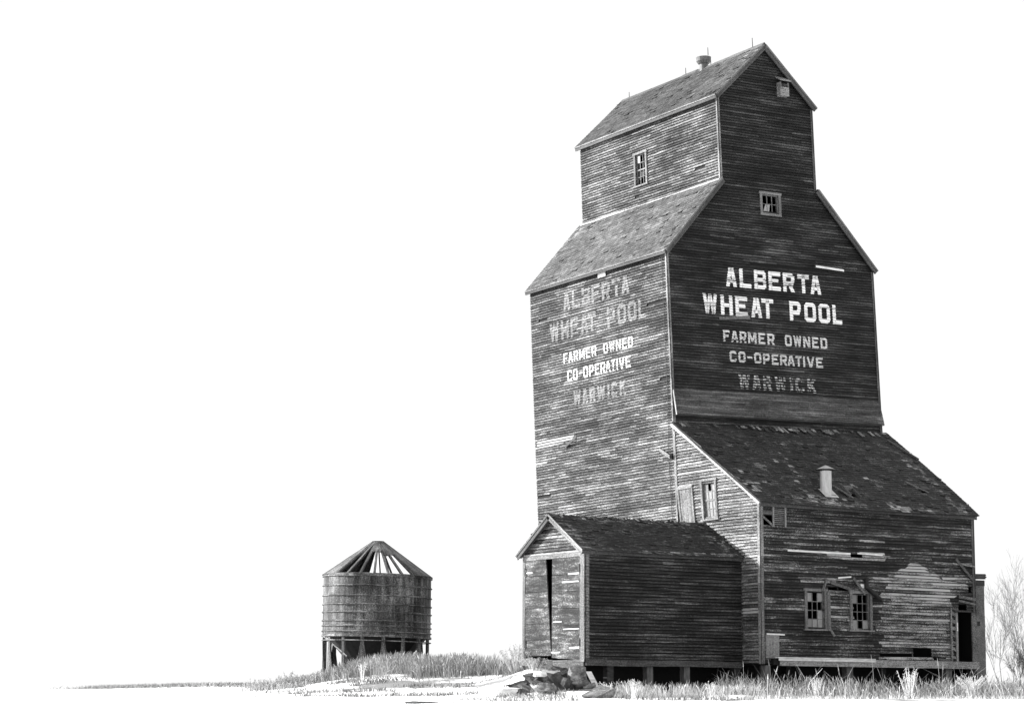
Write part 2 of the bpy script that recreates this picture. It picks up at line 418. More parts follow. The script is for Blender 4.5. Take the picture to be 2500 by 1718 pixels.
def window(parent, W, u0, u1, z0, z1, cas, cols, rows, glass, mat_c, warp, mid=None, name='window', sill=True, gsize=None):
    """casing, sash bars and the panes that are left; glass: rows of 'p' pale, 'g' dim, '.' broken out"""
    mb = MB().mat(mat_c)
    mb.box(W.p(u0, z0, .01), W.u*cas, W.n*.055, Z*(z1-z0), .55); mb.box(W.p(u1-cas, z0, .01), W.u*cas, W.n*.055, Z*(z1-z0), .45)
    mb.box(W.p(u0-.03, z1, .008), W.u*(u1-u0+.06), W.n*.065, Z*cas*.9, .6)
    if sill: mb.box(W.p(u0-.05, z0-.05, .0), W.u*(u1-u0+.10), W.n*.10, Z*.05, .8)
    else: mb.box(W.p(u0, z0-cas*.9, .008), W.u*(u1-u0), W.n*.055, Z*cas*.9, .6)
    a, b = u0+cas, u1-cas
    for (x, y, p, q) in ((a, z0, a, z1), (b, z0, b, z1), (a, z0, b, z0), (a, z1, b, z1)):
        mb.face([W.p(x, y, .02), W.p(p, q, .02), W.p(p, q, -.16), W.p(x, y, -.16)], .3)
    wo = mb.build(name, parent, warp)
    sb = MB().mat(mat_c); t = .045
    for x in (a, b-t): sb.box(W.p(x, z0, -.05), W.u*t, W.n*.04, Z*(z1-z0), .4)
    for y in (z0, z1-t): sb.box(W.p(a+t, y, -.05), W.u*(b-a-2*t), W.n*.038, Z*t, .4)
    cw = (b-a-2*t)/cols; rh = (z1-z0-2*t)/rows; mt = .022
    for i in range(1, cols): sb.box(W.p(a+t+i*cw-mt/2, z0+t, -.045), W.u*mt, W.n*.028, Z*(z1-z0-2*t), .6)
    for j in range(1, rows):
        tt = .055 if mid == j else mt
        sb.box(W.p(a+t, z1-t-j*rh-tt/2, -.046), W.u*(b-a-2*t), W.n*(.034 if mid == j else .026), Z*tt, .6)
    sb.build('sash', wo, warp)
    for j, r in enumerate(glass):
        for i, ch in enumerate(r):
            if ch == '.': continue
            gb = MB(); gb.mat({'p': m_pale, 'g': m_glass, 'w': m_cloth}[ch])
            x = a+t+i*cw; y = z1-t-(j+1)*rh
            gb.box(W.p(x, y, -.04), W.u*cw, W.n*.006, Z*rh, .5); gb.build('pane', wo, warp)
    return wo

# ------------------------------------------------------------------ ground
def st(x, y):
    d = Vector((x-CAM.x, y-CAM.y)); return d.x*HD.x+d.y*HD.y, d.x*RH.x+d.y*RH.y
def xy(s, t):
    return CAM.x+HD.x*s+RH.x*t, CAM.y+HD.y*s+RH.y*t
def fbm(x, y, sc, oc=3):
    v = 0; a = 1; n = 0
    for i in range(oc): v += a*noise.noise(Vector((x*sc, y*sc, 3.7*i))); n += a; a *= .5; sc *= 2.1
    return v/n
def hgt(x, y):
    s, t = st(x, y)
    z = -2.0 + 1.56*sm(30, 57, s)                       # rise from the ditch to the track
    z += 0.26*sm(58, 70, s) + .26*sm(70, 84, s)
    left = sm(-8, -13, t)
    m = .70*sm(-9.0, -3.6, t)*(1-sm(.5, 4.2, t)*.72)*(1-.6*sm(6, 11, t))*sm(70.5-.0*left, 80, s)
    m += .16*sm(-18, -9, t)*(1-sm(-7, -4, t))*sm(74, 84, s)
    m += .45*math.exp(-((s-72.8)/2.2)**2-((t-1.3)/1.5)**2) + .46*math.exp(-((s-75.4)/1.7)**2-((t-1.0)/1.3)**2)          # heap by the shed corner
    z += m*(1-.0)
    z += (.05*fbm(x, y, .35)+.03*fbm(x+9, y, 1.1))*sm(56, 66, s)
    z -= 1.6*sm(100, 170, s)
    return z
def steps(lst):
    out = []
    for a, b, n in lst: out += [a+(b-a)*i/n for i in range(n)]
    return out+[lst[-1][1]]
Ss = steps([(-1500, -200, 4), (-200, 0, 5), (0, 50, 14), (50, 62, 16), (62, 96, 120), (96, 180, 20), (180, 600, 8), (600, 3500, 6)])
Ts = steps([(-2500, -300, 6), (-300, -30, 12), (-30, 26, 160), (26, 300, 14), (300, 2500, 6)])
def litter(x, y):
    """how much dead grass shows through the snow"""
    s, t = st(x, y)
    n = fbm(x, y, .55, 4)+.35*fbm(x+30, y, 2.3, 2)
    a = 0
    a = max(a, sm(77.5, 79.5, s)*sm(-9, -7, t)*(1-sm(.2, 1.6, t))*1.3*(1-sm(95, 99, s)))        # on the mound
    a = max(a, sm(82.5, 85, s)*sm(-15.5, -13, t)*(1-sm(-9, -7, t))*1.0*(1-sm(87.5, 89, s)))      # low bank on the left
    a = max(a, .62*sm(72, 75, s)*sm(-8, -5, t)*(1-sm(3, 6, t))*(1-sm(84, 90, s)))
    a = max(a, sm(70.0, 72, s)*sm(7.0, 9.0, t)*1.2*(1-sm(95, 99, s)))                                  # before the drive shed
    a = max(a, .85*sm(70.5, 72.0, s)*sm(2.8, 4.2, t)*(1-sm(95, 99, s)))
    a = max(a, .40*sm(64, 66, s)*(1-sm(69, 71, s))*sm(-4, 1, t))
    return a + n*.75 - .38
gm = MB()
gv = []; gf = []
for s in Ss:
    for t in Ts:
        x, y = xy(s, t); gv.append((x, y, hgt(x, y)))
nT = len(Ts)
for i in range(len(Ss)-1):
    for j in range(nT-1): gf.append((i*nT+j, i*nT+j+1, (i+1)*nT+j+1, (i+1)*nT+j))
me = bpy.data.meshes.new('snow_ground'); me.from_pydata(gv, [], gf)
at = me.attributes.new('litter', 'FLOAT', 'POINT')
at.data.foreach_set('value', [max(0, min(1, .5+litter(v[0], v[1]))) if 55 < st(v[0], v[1])[0] < 110 and abs(st(v[0], v[1])[1]) < 32 else 0 for v in gv])
me.polygons.foreach_set('use_smooth', [True]*len(gf)); me.update()
k = NT('snow', .7); k.b.inputs['Specular IOR Level'].default_value = .2
geo = k.n('ShaderNodeNewGeometry').outputs['Position']
la = k.n('ShaderNodeAttribute', attribute_name='litter').outputs['Fac']
f = k.math('MULTIPLY_ADD', k.math('SUBTRACT', k.noise(geo, (5, 5, 5), 5, .7), .5), .7, la)
grd = k.math('MULTIPLY_ADD', k.math('SUBTRACT', k.noise(geo, (25, 25, 25), 3, .7), .5), .2, f)
mix = k.n('ShaderNodeMix', data_type='RGBA'); mr = k.n('ShaderNodeMapRange'); k.l(grd, mr.inputs['Value'])
mr.inputs['From Min'].default_value = .60; mr.inputs['From Max'].default_value = .76
k.l(mr.outputs[0], mix.inputs['Factor'])
k.l(k.ramp(k.noise(geo, (2.5, 2.5, 2.5), 5, .7), [(.3, .78), (.6, .9)]), mix.inputs[6])
k.l(k.ramp(k.noise(geo, (20, 20, 20), 4, .7), [(.3, .10), (.7, .34)]), mix.inputs[7])
k.l(mix.outputs[2], k.b.inputs['Base Color'])
bp = k.n('ShaderNodeBump'); bp.inputs['Strength'].default_value = .35; bp.inputs['Distance'].default_value = .06
k.l(k.noise(geo, (4, 4, 4), 5, .65), bp.inputs['Height']); k.l(bp.outputs[0], k.b.inputs['Normal'])
me.materials.append(k.m)
go = bpy.data.objects.new('snow_ground', me); col.objects.link(go); go['kind'] = 'structure'

# ------------------------------------------------------------------ the grain elevator
TW, TD = 9.8, 8.815
ZE, ZC, ZB, ZA, AX, BX = 15.889, 21.945, 18.675, 24.02, 2.63, 7.152
ZF = 1.0; ZK = 10.80; ZS = 9.90
MID = (AX+BX)/2
elev = empty('grain_elevator', (4.9, 4.4, 0.1), 'tall leaning wooden grain elevator with painted lettering on two sides', 'grain elevator')
WF = Wall((0, 0, 0), X, -Y); WL = Wall((0, 0, 0), Y, -X); WR = Wall((TW, 0, 0), Y, X); WB = Wall((0, TD, 0), X, Y)
front_poly = [(0, 9.3), (TW, 9.3), (TW, ZE), (BX, ZB), (BX, ZC), (MID, ZA), (AX, ZC), (AX, ZB), (0, ZE)]
E0 = .1
def fprof_poly(z0): return [(0, z0), (TW, z0), (TW, ZE), (BX+.001, ZB), (BX, ZC), (MID, ZA), (AX, ZC), (AX-.001, ZB), (0, ZE)]
mb = MB()
FZ0 = 9.3
clapboard(mb, WF, fprof_poly(FZ0), FZ0, ZA-.05, m_front, e=E0, holes=[(4.50, 5.36, 17.66, 18.35)], bl=(1.2, 4.0), spread=.62, skew=1.3, miss=.002,
          patches=[([(6.98, 15.72), (8.35, 15.70), (8.35, 15.84), (6.98, 15.84)], .75, .2), ([(6.0, 17.24), (6.9, 17.24), (6.9, 17.36), (6.0, 17.36)], .3, .5),
                   ([(2.2, 13.42), (3.6, 13.42), (3.6, 13.52), (2.2, 13.52)], .3, .5), ([(0.3, 13.1), (1.5, 13.1), (1.5, 13.22), (.3, 13.22)], .28, .3),
                   ([(.2, 15.6), (3, 15.6), (3, 16.0), (.2, 16.0)], -.12, 1), ([(3.2, 16.5), (6, 16.5), (6, 16.7), (3.2, 16.7)], .15, 1),
                   ([(4.2, 21.05), (4.9, 21.05), (4.9, 21.2), (4.2, 21.2)], .3, .5), ([(4.9, 22.9), (5.6, 22.9), (5.6, 23.1), (4.9, 23.1)], .2, .5),
                   ([(7.2, 16.3), (8.2, 16.3), (8.2, 16.45), (7.2, 16.45)], .25, .6)])
nF = round((ZA-.05-FZ0)/E0); eF = (ZA-.05-FZ0)/nF
tag(mb.build('wall', elev, lean), 'dark front wall with bold white lettering')
mb = MB()
clapboard(mb, WL, [(0, ZF), (TD, ZF), (TD, ZE), (0, ZE)], ZF, ZE, m_left, e=E0, bl=(.3, 1.8), spread=.62, skew=1.5, miss=.003, jit=.006,
          holes=[(3.92, 4.08, 15.74, 15.9)],
          patches=[([(6.25, 9.74), (8.75, 9.74), (8.75, 9.90), (6.25, 9.90)], .95, .1), ([(6.8, 9.6), (8.75, 9.6), (8.75, 9.74), (6.8, 9.74)], .5, .5),
                   ([(8.0, 9.0), (8.8, 9.0), (8.8, 9.1), (8.0, 9.1)], .7, .5), ([(4.5, 10.0), (8.0, 10.0), (8.0, 10.2), (4.5, 10.2)], -.2, 1.1)],
          biasfn=lambda u, z: .20*(1-sm(0, 6, u))*(1-sm(5, 11, z))-.05*sm(9, 10, z))
nL = round((ZE-ZF)/E0); eL = (ZE-ZF)/nL
tag(mb.build('wall', elev, lean), 'sunlit weathered side wall with faded lettering')
mb = MB()
WC = Wall((AX, 0, 0), Y, -X)
clapboard(mb, WC, [(0, ZB-.05), (TD, ZB-.05), (TD, ZC), (0, ZC)], ZB-.05, ZC, m_left, e=E0, bl=(.3, 1.8), spread=.62, skew=1.5, miss=.004, jit=.006,
          holes=[(4.50, 5.10, 19.55, 20.70)], patches=[([(.2, 19.0), (5, 19.0), (5, 19.6), (.2, 20)], .08, 1)])
tag(mb.build('cupola_wall', elev, lean), 'sunlit cupola wall with broken window')
mb = MB()
clapboard(mb, WR, [(0, ZF), (TD, ZF), (TD, ZE), (0, ZE)], ZF, ZE, m_front, e=.2); mb.build('wall', elev, lean)
mb = MB(); clapboard(mb, Wall((BX, 0, 0), Y, X), [(0, ZB-.05), (TD, ZB-.05), (TD, ZC), (0, ZC)], ZB-.05, ZC, m_front, e=.2); mb.build('cupola_wall', elev, lean)
mb = MB(); clapboard(mb, WB, fprof_poly(ZF), ZF, ZA-.05, m_left, e=.2); mb.build('wall', elev, lean)
# flared skirt over the drive shed roof
mb = MB()
clapboard(mb, WF, [(.02, ZS), (TW-.02, ZS), (TW-.02, ZK+.05), (.02, ZK+.05)], ZS, ZK+.03, m_skirt, e=.085, lap=.02, gap=.008, bl=(1.2, 4), spread=.5, miss=0,
          kick=lambda z: .03+.20*(ZK+.03-z)/(ZK-ZS))
mb.mat(m_ltrim); mb.box(WF.p(-.02, ZS-.02, .20), X*.035, (0, .14, ZK-ZS), (0, -.03, .0), .8)
mb.mat(m_dtrim); mb.box(WF.p(0, ZS-.03, .02), X*TW, -Y*.20, Z*.03, .2)
mb.build('skirt', elev, lean)
# trim
def corner(par, x, y, z0, z1, sx, sy, mat, warp, wd=.11, name='corner_board', sh=.6):
    b = MB().mat(mat); n = max(1, int((z1-z0)/.9))
    for i in range(n):
        a, c = z0+(z1-z0)*i/n, z0+(z1-z0)*(i+1)/n
        b.box((x+sx*.0, y+sy*.034, a), (-sx*wd, 0, 0), (0, sy*.012, 0), (0, 0, c-a), ru(.3, .6))
        b.box((x+sx*.034, y+sy*.046, a), (sx*.012, 0, 0), (0, -sy*wd, 0), (0, 0, c-a), sh+ru(-.2, .2))
    return b.build(name, par, warp)
corner(elev, 0, 0, ZF, ZE-.1, -1, -1, m_trim, lean, .07)
corner(elev, AX, 0, ZB+.05, ZC-.1, -1, -1, m_trim, lean, .07)
corner(elev, TW, 0, 9.4, ZE-.1, 1, -1, m_dtrim, lean, .07); corner(elev, BX, 0, ZB, ZC-.1, 1, -1, m_dtrim, lean, .07)
# roofs of the tower
def slope_roof(par, name, p_eave, p_ridge, y0, y1, over, mat, warp, **kw):
    """slope between two (x,z) points in the gable plane, running along y"""
    e = Vector((p_eave[0], 0, p_eave[1])); r = Vector((p_ridge[0], 0, p_ridge[1]))
    v = (r-e).normalized(); L = (r-e).length
    n = Vector((-v.z, 0, v.x)) if v.x < 0 else Vector((-v.z, 0, v.x))
    if n.z < 0: n = -n
    e = e - v*over + n*.06
    b = MB(); shingles(b, Vector((e.x, y0, e.z)), Y, v, n, y1-y0, L+over, mat, **kw)
    return b.build(name, par, warp)
OV = .16
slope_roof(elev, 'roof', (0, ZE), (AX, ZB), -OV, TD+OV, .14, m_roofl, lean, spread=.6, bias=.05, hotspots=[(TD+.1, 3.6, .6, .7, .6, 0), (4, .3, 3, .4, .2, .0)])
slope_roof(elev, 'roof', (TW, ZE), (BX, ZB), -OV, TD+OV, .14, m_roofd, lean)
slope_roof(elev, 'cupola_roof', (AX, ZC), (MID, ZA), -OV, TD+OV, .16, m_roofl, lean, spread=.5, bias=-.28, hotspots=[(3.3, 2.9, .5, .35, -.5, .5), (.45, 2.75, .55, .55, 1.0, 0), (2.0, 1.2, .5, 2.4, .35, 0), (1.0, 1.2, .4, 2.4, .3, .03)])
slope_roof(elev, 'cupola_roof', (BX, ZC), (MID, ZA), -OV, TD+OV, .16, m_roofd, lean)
def rake(par, a, b, y, mat, warp, wd=.17, t=.05, ny=-1, name='rake_board', drop=.0):
    """fascia along a gable edge (two boards, one lapping the other)"""
    pa, pb = Vector((a[0], y, a[1])), Vector((b[0], y, b[1])); v = (pb-pa).normalized()
    n = Vector((-v.z, 0, v.x)); n = n if n.z > 0 else -n
    m = MB().mat(mat)
    m.bar(pa-n*(wd/2-.05+drop), pb-n*(wd/2-.05+drop), n, wd, (0, ny, 0), t, .35)
    m.bar(pa+n*(.05-drop)+Y*ny*t, pb+n*(.05-drop)+Y*ny*t, n, wd*.38, (0, ny, 0), .025, .75)
    return m.build(name, par, warp)
def ext(a, b, d):
    a, b = Vector(a), Vector(b); return tuple(a-(b-a).normalized()*d)
for (a, b, mt) in (((0, ZE), (AX, ZB), m_dtrim), ((TW, ZE), (BX, ZB), m_dtrim), ((AX, ZC), (MID, ZA), m_dtrim), ((BX, ZC), (MID, ZA), m_dtrim)):
    rake(elev, ext(a, b, .16), b, -OV+.03, mt, lean)
# eave fascia, apron board where the lower roof meets the cupola
mb = MB().mat(m_mtrim)
mb.box((-.16, -OV+.02, ZE-.20), (.05, 0, 0), (0, TD+2*OV-.04, 0), (0, 0, .13), .0); mb.mat(m_trim); mb.box((-.185, -OV+.02, ZE-.105), (.022, 0, 0), (0, TD+2*OV-.04, 0), (0, 0, .04), .6)
mb.build('fascia', elev, lean)
mb = MB().mat(m_mtrim)
mb.box((AX-.17, -OV+.02, ZC-.22), (.05, 0, 0), (0, TD+2*OV-.04, 0), (0, 0, .13), .0); mb.mat(m_trim); mb.box((AX-.195, -OV+.02, ZC-.11), (.022, 0, 0), (0, TD+2*OV-.04, 0), (0, 0, .04), .6)
mb.build('fascia', elev, lean)
mb = MB().mat(m_ltrim)
for i in range(6): mb.box((AX-.10+ru(-.01, .01), -.05+i*1.486, ZB-.06), (.07, 0, 0), (0, 1.48, 0), (0, 0, .10+ru(-.015, .015)), ru(.4, .8))
mb; mb.build('flashing_board', elev, lean)
# ridge cap
mb = MB().mat(m_dtrim)
for i in range(9):
    y0 = -OV+(TD+2*OV)*i/9; y1 = -OV+(TD+2*OV)*(i+1)/9; dz = ru(-.015, .015)
    for sx in (-1, 1): mb.box((MID, y0, ZA+.10+dz), (sx*.13, 0, -.13), (0, y1-y0, 0), (0, 0, .03), ru(.2, .7))
mb.build('ridge_cap', elev, lean)
# windows of the tower
wo = window(elev, WF, 4.43, 5.42, 17.62, 18.34, .10, 3, 2, ['...', '...'], m_mtrim, lean, sill=False)
pb = MB().mat(m_pale); pb.face([WF.p(4.62, 17.70, -.03), WF.p(4.90, 17.68, -.03), WF.p(4.95, 18.0, -.03), WF.p(4.74, 17.98, -.03)], .5)
pb.face([WF.p(4.62, 17.70, -.034), WF.p(4.90, 17.68, -.034), WF.p(4.95, 18.0, -.034), WF.p(4.74, 17.98, -.034)], .5)
tag(pb.build('pane', wo, lean), 'broken tilted remnant of glass')
wo = window(elev, WC, 4.38, 5.22, 19.50, 20.72, .10, 3, 4, ['..w', '...', '...', '...'], m_trim, lean, mid=2)
cb = MB().mat(m_iron)       # torn blind hanging in the lower sash
cb.face([WC.p(4.53, 20.05, -.07), WC.p(5.07, 20.05, -.07), WC.p(5.07, 19.72, -.06), WC.p(4.95, 19.74, -.06), WC.p(4.78, 19.80, -.06), WC.p(4.63, 19.93, -.06)], .5)
cb.build('torn_blind', wo, lean)
# louvred vent box high on the gable
vb = MB().mat(m_trim)
vb.box(WF.p(5.50, 22.17, .02), X*.42, -Y*.22, Z*.34, .75); vb.mat(m_dark); vb.box(WF.p(5.53, 22.51, .02), X*.36, -Y*.18, Z*.16, .1)  # near-black block paints the shade behind the slats
vb.mat(m_trim); vb.box(WF.p(5.50, 22.51, .02), X*.05, -Y*.22, Z*.18, .6); vb.box(WF.p(5.87, 22.51, .02), X*.05, -Y*.22, Z*.18, .6)
vb.box(WF.p(5.44, 22.90, .02), X*.54, (0, -.30, -.18), Z*.04, .7)
for i in range(3): vb.box(WF.p(5.55, 22.53+.05*i, .16), X*.32, (0, -.05, -.02), Z*.012, .4)
vb.build('vent_box', elev, lean)
# roof ventilator and lightning rods on the ridge
vt = MB().mat(m_dgalv); c0 = Vector((MID, 3.54, 0))
vt.tube(c0+Z*23.75, c0+Z*24.32, .17, .17, 16); vt.tube(c0+Z*24.27, c0+Z*24.36, .22, .29, 16); vt.tube(c0+Z*24.36, c0+Z*24.52, .27, .30, 16); vt.tube(c0+Z*24.52, c0+Z*24.57, .30, .08, 16)
vt.build('roof_ventilator', elev, lean)
for (y, z0, z1, dx) in ((.54, 24.0, 24.50, -.03), (3.25, 24.55, 24.85, 0), (3.10, 24.0, 24.40, 0), (4.69, 23.98, 24.40, -.01), (8.48, 23.93, 24.36, .02)):
    b = MB().mat(m_iron); b.tube((MID, y, z0), (MID+dx, y+dx, z1), .018, .012, 5); b.build('lightning_rod', elev, lean)
# bleached flashing board, patch with a hole, broken boards on the sunny side
b = MB().mat(m_ltrim)
b.box(WL.p(3.69, 15.54, .045), Y*.48, -X*.02, Z*.20, .9); b.box(WL.p(3.69, 15.74, .045), Y*.22, -X*.02, Z*.16, .9); b.box(WL.p(4.08, 15.74, .045), Y*.09, -X*.02, Z*.16, .9)
b.build('patch_board', elev, lean)
b = MB().mat(m_dtrim); b.bar(WL.p(6.72, 9.50, .05), WL.p(5.65, 9.76, .24), Z, .10, -X, .03, .3); tag(b.build('loose_board', elev, lean), 'dark board springing off the sunny wall')
b = MB().mat(m_dtrim); b.bar(WF.p(2.24, 13.50, .05), WF.p(3.65, 13.62, .07), Z, .11, -Y, .02, .7); b.build('loose_board', elev, lean)
b = MB().mat(m_fboard); b.bar(WF.p(6.98, 15.79, .04), WF.p(8.35, 15.73, .05), Z, .075, -Y, .012, .6); tag(b.build('loose_board', elev, lean), 'pale slipped board on the dark front')
b = MB().mat(m_trim); b.bar(WL.p(.82, 8.74, .04), WL.p(.10, 8.40, .14), Z, .13, -X, .03, .5); b.mat(m_dark); b.box(WL.p(.04, 8.33, .05), Y*.05, -X*.08, Z*.16); b.build('brace', elev, lean)
b = MB().mat(m_iron)
pz = [(.30, 8.5), (.27, 7.4), (.25, 6.4), (.22, 5.4)]
for (a, z), (c, z2) in zip(pz, pz[1:]): b.tube(WL.p(a, z, .06), WL.p(c, z2, .06), .012, .012, 5)
for (a, z), (c, z2) in zip([(.20, 15.6), (.22, 13), (.2, 10.4), (.3, 8.5)], [(.22, 13), (.2, 10.4), (.3, 8.5)]): b.tube(WL.p(a, z, .055), WL.p(c, z2, .055), .009, .009, 5)
b.build('cable', elev, lean)
# foundation
b = MB().mat(m_tdark); b.box((.3, .3, -.6), (TW-.6, 0, 0), (0, TD-.6, 0), (0, 0, ZF+.6), .3); b.build('foundation', elev)
# lettering
def spread(text, u0, u1, z0, z1, ref):
    """place a word between u0 and u1 with the letter spacing of ref [(char,a,b)]"""
    a, b = ref[0][1], ref[-1][2]
    return [(c, u0+(u1-u0)*(p-a)/(b-a), u0+(u1-u0)*(q-a)/(b-a), z0, z1) for c, p, q in ref]
R_ALB = [('A', 2.65, 3.16), ('L', 3.29, 3.83), ('B', 3.98, 4.54), ('E', 4.66, 5.23), ('R', 5.35, 5.90), ('T', 6.05, 6.61), ('A', 6.66, 7.19)]
R_WHE = [('W', 1.55, 2.20), ('H', 2.36, 2.91), ('E', 3.04, 3.60), ('A', 3.76, 4.28), ('T', 4.27, 4.83), ('P', 5.60, 6.14), ('O', 6.31, 6.87), ('O', 7.00, 7.56), ('L', 7.69, 8.14)]
R_FAR = [('F', 2.41, 2.71), ('A', 2.77, 3.10), ('R', 3.17, 3.48), ('M', 3.56, 3.95), ('E', 4.05, 4.36), ('R', 4.47, 4.80), ('O', 5.30, 5.62), ('W', 5.71, 6.09), ('N', 6.18, 6.51), ('E', 6.61, 6.92), ('D', 7.02, 7.34)]
R_COO = [('C', 2.66, 2.98), ('O', 3.07, 3.39), ('-', 3.48, 3.71), ('O', 3.80, 4.13), ('P', 4.22, 4.53), ('E', 4.63, 4.94), ('R', 5.02, 5.35), ('A', 5.37, 5.72), ('T', 5.76, 6.05), ('I', 6.12, 6.22), ('V', 6.30, 6.67), ('E', 6.75, 7.08)]
R_WAR = [('W', 3.03, 3.55), ('A', 3.66, 4.06), ('R', 4.18, 4.59), ('W', 4.72, 5.27), ('I', 5.46, 5.56), ('C', 5.70, 6.12), ('K', 6.28, 6.71)]
def put(ref, z0, z1, mat, t, W, zw, e, lab, u=None, band=(0, 1), drop=0):
    it = spread('', u[0], u[1], z0, z1, ref) if u else [(c, a, b, z0, z1) for c, a, b in ref]
    for c in it:
        mb = MB(); letters(mb, W, [c], mat, zw, e, t, band, drop)
        tag(mb.build('painted_letter' if c[0] != '-' else 'painted_hyphen', elev, lean), c[0]+' of the '+lab)
put(R_ALB, 14.72, 15.42, m_paint, .155, WF, FZ0, eF, 'bold white ALBERTA on the dark front')
put(R_WHE, 13.65, 14.38, m_paint, .155, WF, FZ0, eF, 'bold white WHEAT POOL on the dark front')
put(R_FAR, 12.67, 13.09, m_paint2, .085, WF, FZ0, eF, 'grey FARMER OWNED on the dark front')
put(R_COO, 11.94, 12.34, m_paint2, .085, WF, FZ0, eF, 'grey CO-OPERATIVE on the dark front')
put(R_WAR, 10.98, 11.52, m_paintw, .13, WF, FZ0, eF, 'almost flaked away WARWICK on the dark front', band=(.40, 1.0), drop=.0)
put(R_ALB, 14.66, 15.34, m_paintf, .15, WL, ZF, eL, 'faded ALBERTA on the sunlit side', u=(6.55, 2.25), drop=.04)
put(R_WHE, 13.60, 14.32, m_paintf, .15, WL, ZF, eL, 'faded WHEAT POOL on the sunlit side', u=(7.5, 1.33), drop=.04)
put(R_FAR, 12.66, 13.05, m_paintl, .074, WL, ZF, eL, 'white FARMER OWNED on the sunlit side', u=(6.65, 2.17))
put(R_COO, 11.94, 12.37, m_paintl, .074, WL, ZF, eL, 'white CO-OPERATIVE on the sunlit side', u=(6.43, 2.36))
put(R_WAR, 10.98, 11.52, m_paintf, .13, WL, ZF, eL, 'faded WARWICK on the sunlit side', u=(6.08, 2.70), drop=.0)

# ------------------------------------------------------------------ the drive shed in front
AW = 9.86; AZ1 = 9.583; AZE = 6.508; SL = (AZ1-AZE)/DD; AB = 1.0
annex = empty('drive_shed', (4.9, -2, .1), 'wide lean-to drive shed with broken windows built onto the front of the elevator', 'shed')
WA = Wall((0, -DD, 0), X, -Y); WAL = Wall((0, 0, 0), -Y, -X); WAR = Wall((AW, 0, 0), -Y, X)
gable = [(7.15, 4.70), (6.37, 4.30), (5.67, 3.86), (5.32, 3.42), (8.82, 3.42), (9.7, 3.94), (8.2, 4.08), (7.6, 4.43)]
mb = MB()
clapboard(mb, WA, [(0, AB), (AW, AB), (AW, AZE), (0, AZE)], AB, AZE, m_annex, e=.105, bl=(1.2, 4.5), spread=.58, skew=1.2, miss=.003, jit=.007, wave=.03, rag=.2,
          holes=[(1.99, 2.78, 2.24, 3.46), (4.01, 4.84, 2.26, 3.44), (.57, 1.08, 5.66, 6.38), (8.95, 9.68, 1.0, 2.98), (.06, .55, 5.62, 6.02), (2.95, 3.38, 3.50, 3.60), (3.42, 3.85, 3.52, 3.60),
                 (4.0, 4.55, 4.76, 4.84), (6.82, 7.70, 1.36, 1.60), (5.27, 6.78, 1.33, 1.46), (7.78, 8.4, 1.2, 1.36), (9.05, 9.45, 2.98, 3.22), (1.15, 1.75, 3.72, 3.80), (9.55, 9.7, 3.62, 3.85)],
          patches=[(gable, .50, 1.1), ([(5.3, AB), (8.6, AB), (8.6, 3.40), (5.3, 3.40)], .24, .8), ([(5.3, 3.36), (8.8, 3.36), (8.8, 3.46), (5.3, 3.46)], .5, .3),
                   ([(1.15, 4.77), (4.0, 4.77), (4.0, 4.86), (1.15, 4.86)], .9, .1), ([(4.3, 4.80), (5.45, 4.80), (5.45, 4.88), (4.3, 4.88)], .85, .1), ([(3.05, 4.62), (5.6, 4.55), (5.8, 4.76), (3.05, 4.78)], .5, .6),
                   ([(1.6, 3.78), (3.2, 3.78), (3.2, 3.95), (1.6, 3.95)], .5, .5), ([(.3, 5.52), (1.9, 5.52), (1.9, 5.6), (.3, 5.6)], .5, .5), ([(5, 3.9), (5.9, 3.9), (5.9, 4.02), (5, 4.02)], .4, .4),
                   ([(2.9, 2.2), (3.95, 2.2), (3.95, 3.5), (2.9, 3.5)], .16, 1), ([(.2, AB), (5.2, AB), (5.2, 1.9), (.2, 1.9)], -.12, .8), ([(0, 5.6), (AW, 5.6), (AW, AZE), (0, AZE)], -.10, .7),
                   ([(9.0, 4.55), (AW, 4.55), (AW, 4.75), (9.0, 4.75)], .3, .8), ([(8.4, 4.05), (AW, 4.0), (AW, 4.12), (8.4, 4.15)], .5, .8), ([(4.4, 5.2), (5.6, 5.2), (5.6, 5.35), (4.4, 5.35)], .2, .8)])
tag(mb.build('wall', annex), 'weathered front wall with pale gable shaped scar')
mb = MB()
clapboard(mb, WAL, [(0, AB), (DD, AB), (DD, AZE), (0, AZ1)], AB, AZ1-.02, m_annexl, e=.105, bl=(.5, 2.4), spread=.55, skew=1.2, wave=.03, miss=.004, jit=.007,
          holes=[(1.31, 1.87, 6.08, 7.28)], patches=[([(2.3, 4.3), (DD, 4.3), (DD, 5.4), (2.3, 5.4)], .25, .8), ([(2.3, 2.7), (DD, 2.7), (DD, 2.85), (2.3, 2.85)], .6, .4)])
tag(mb.build('wall', annex, part_lean), 'bright sunlit end wall')
mb = MB(); clapboard(mb, WAR, [(0, AB), (DD, AB), (DD, AZE), (0, AZ1)], AB, AZ1-.02, m_annex, e=.2, holes=[]); mb.build('wall', annex, part_lean)
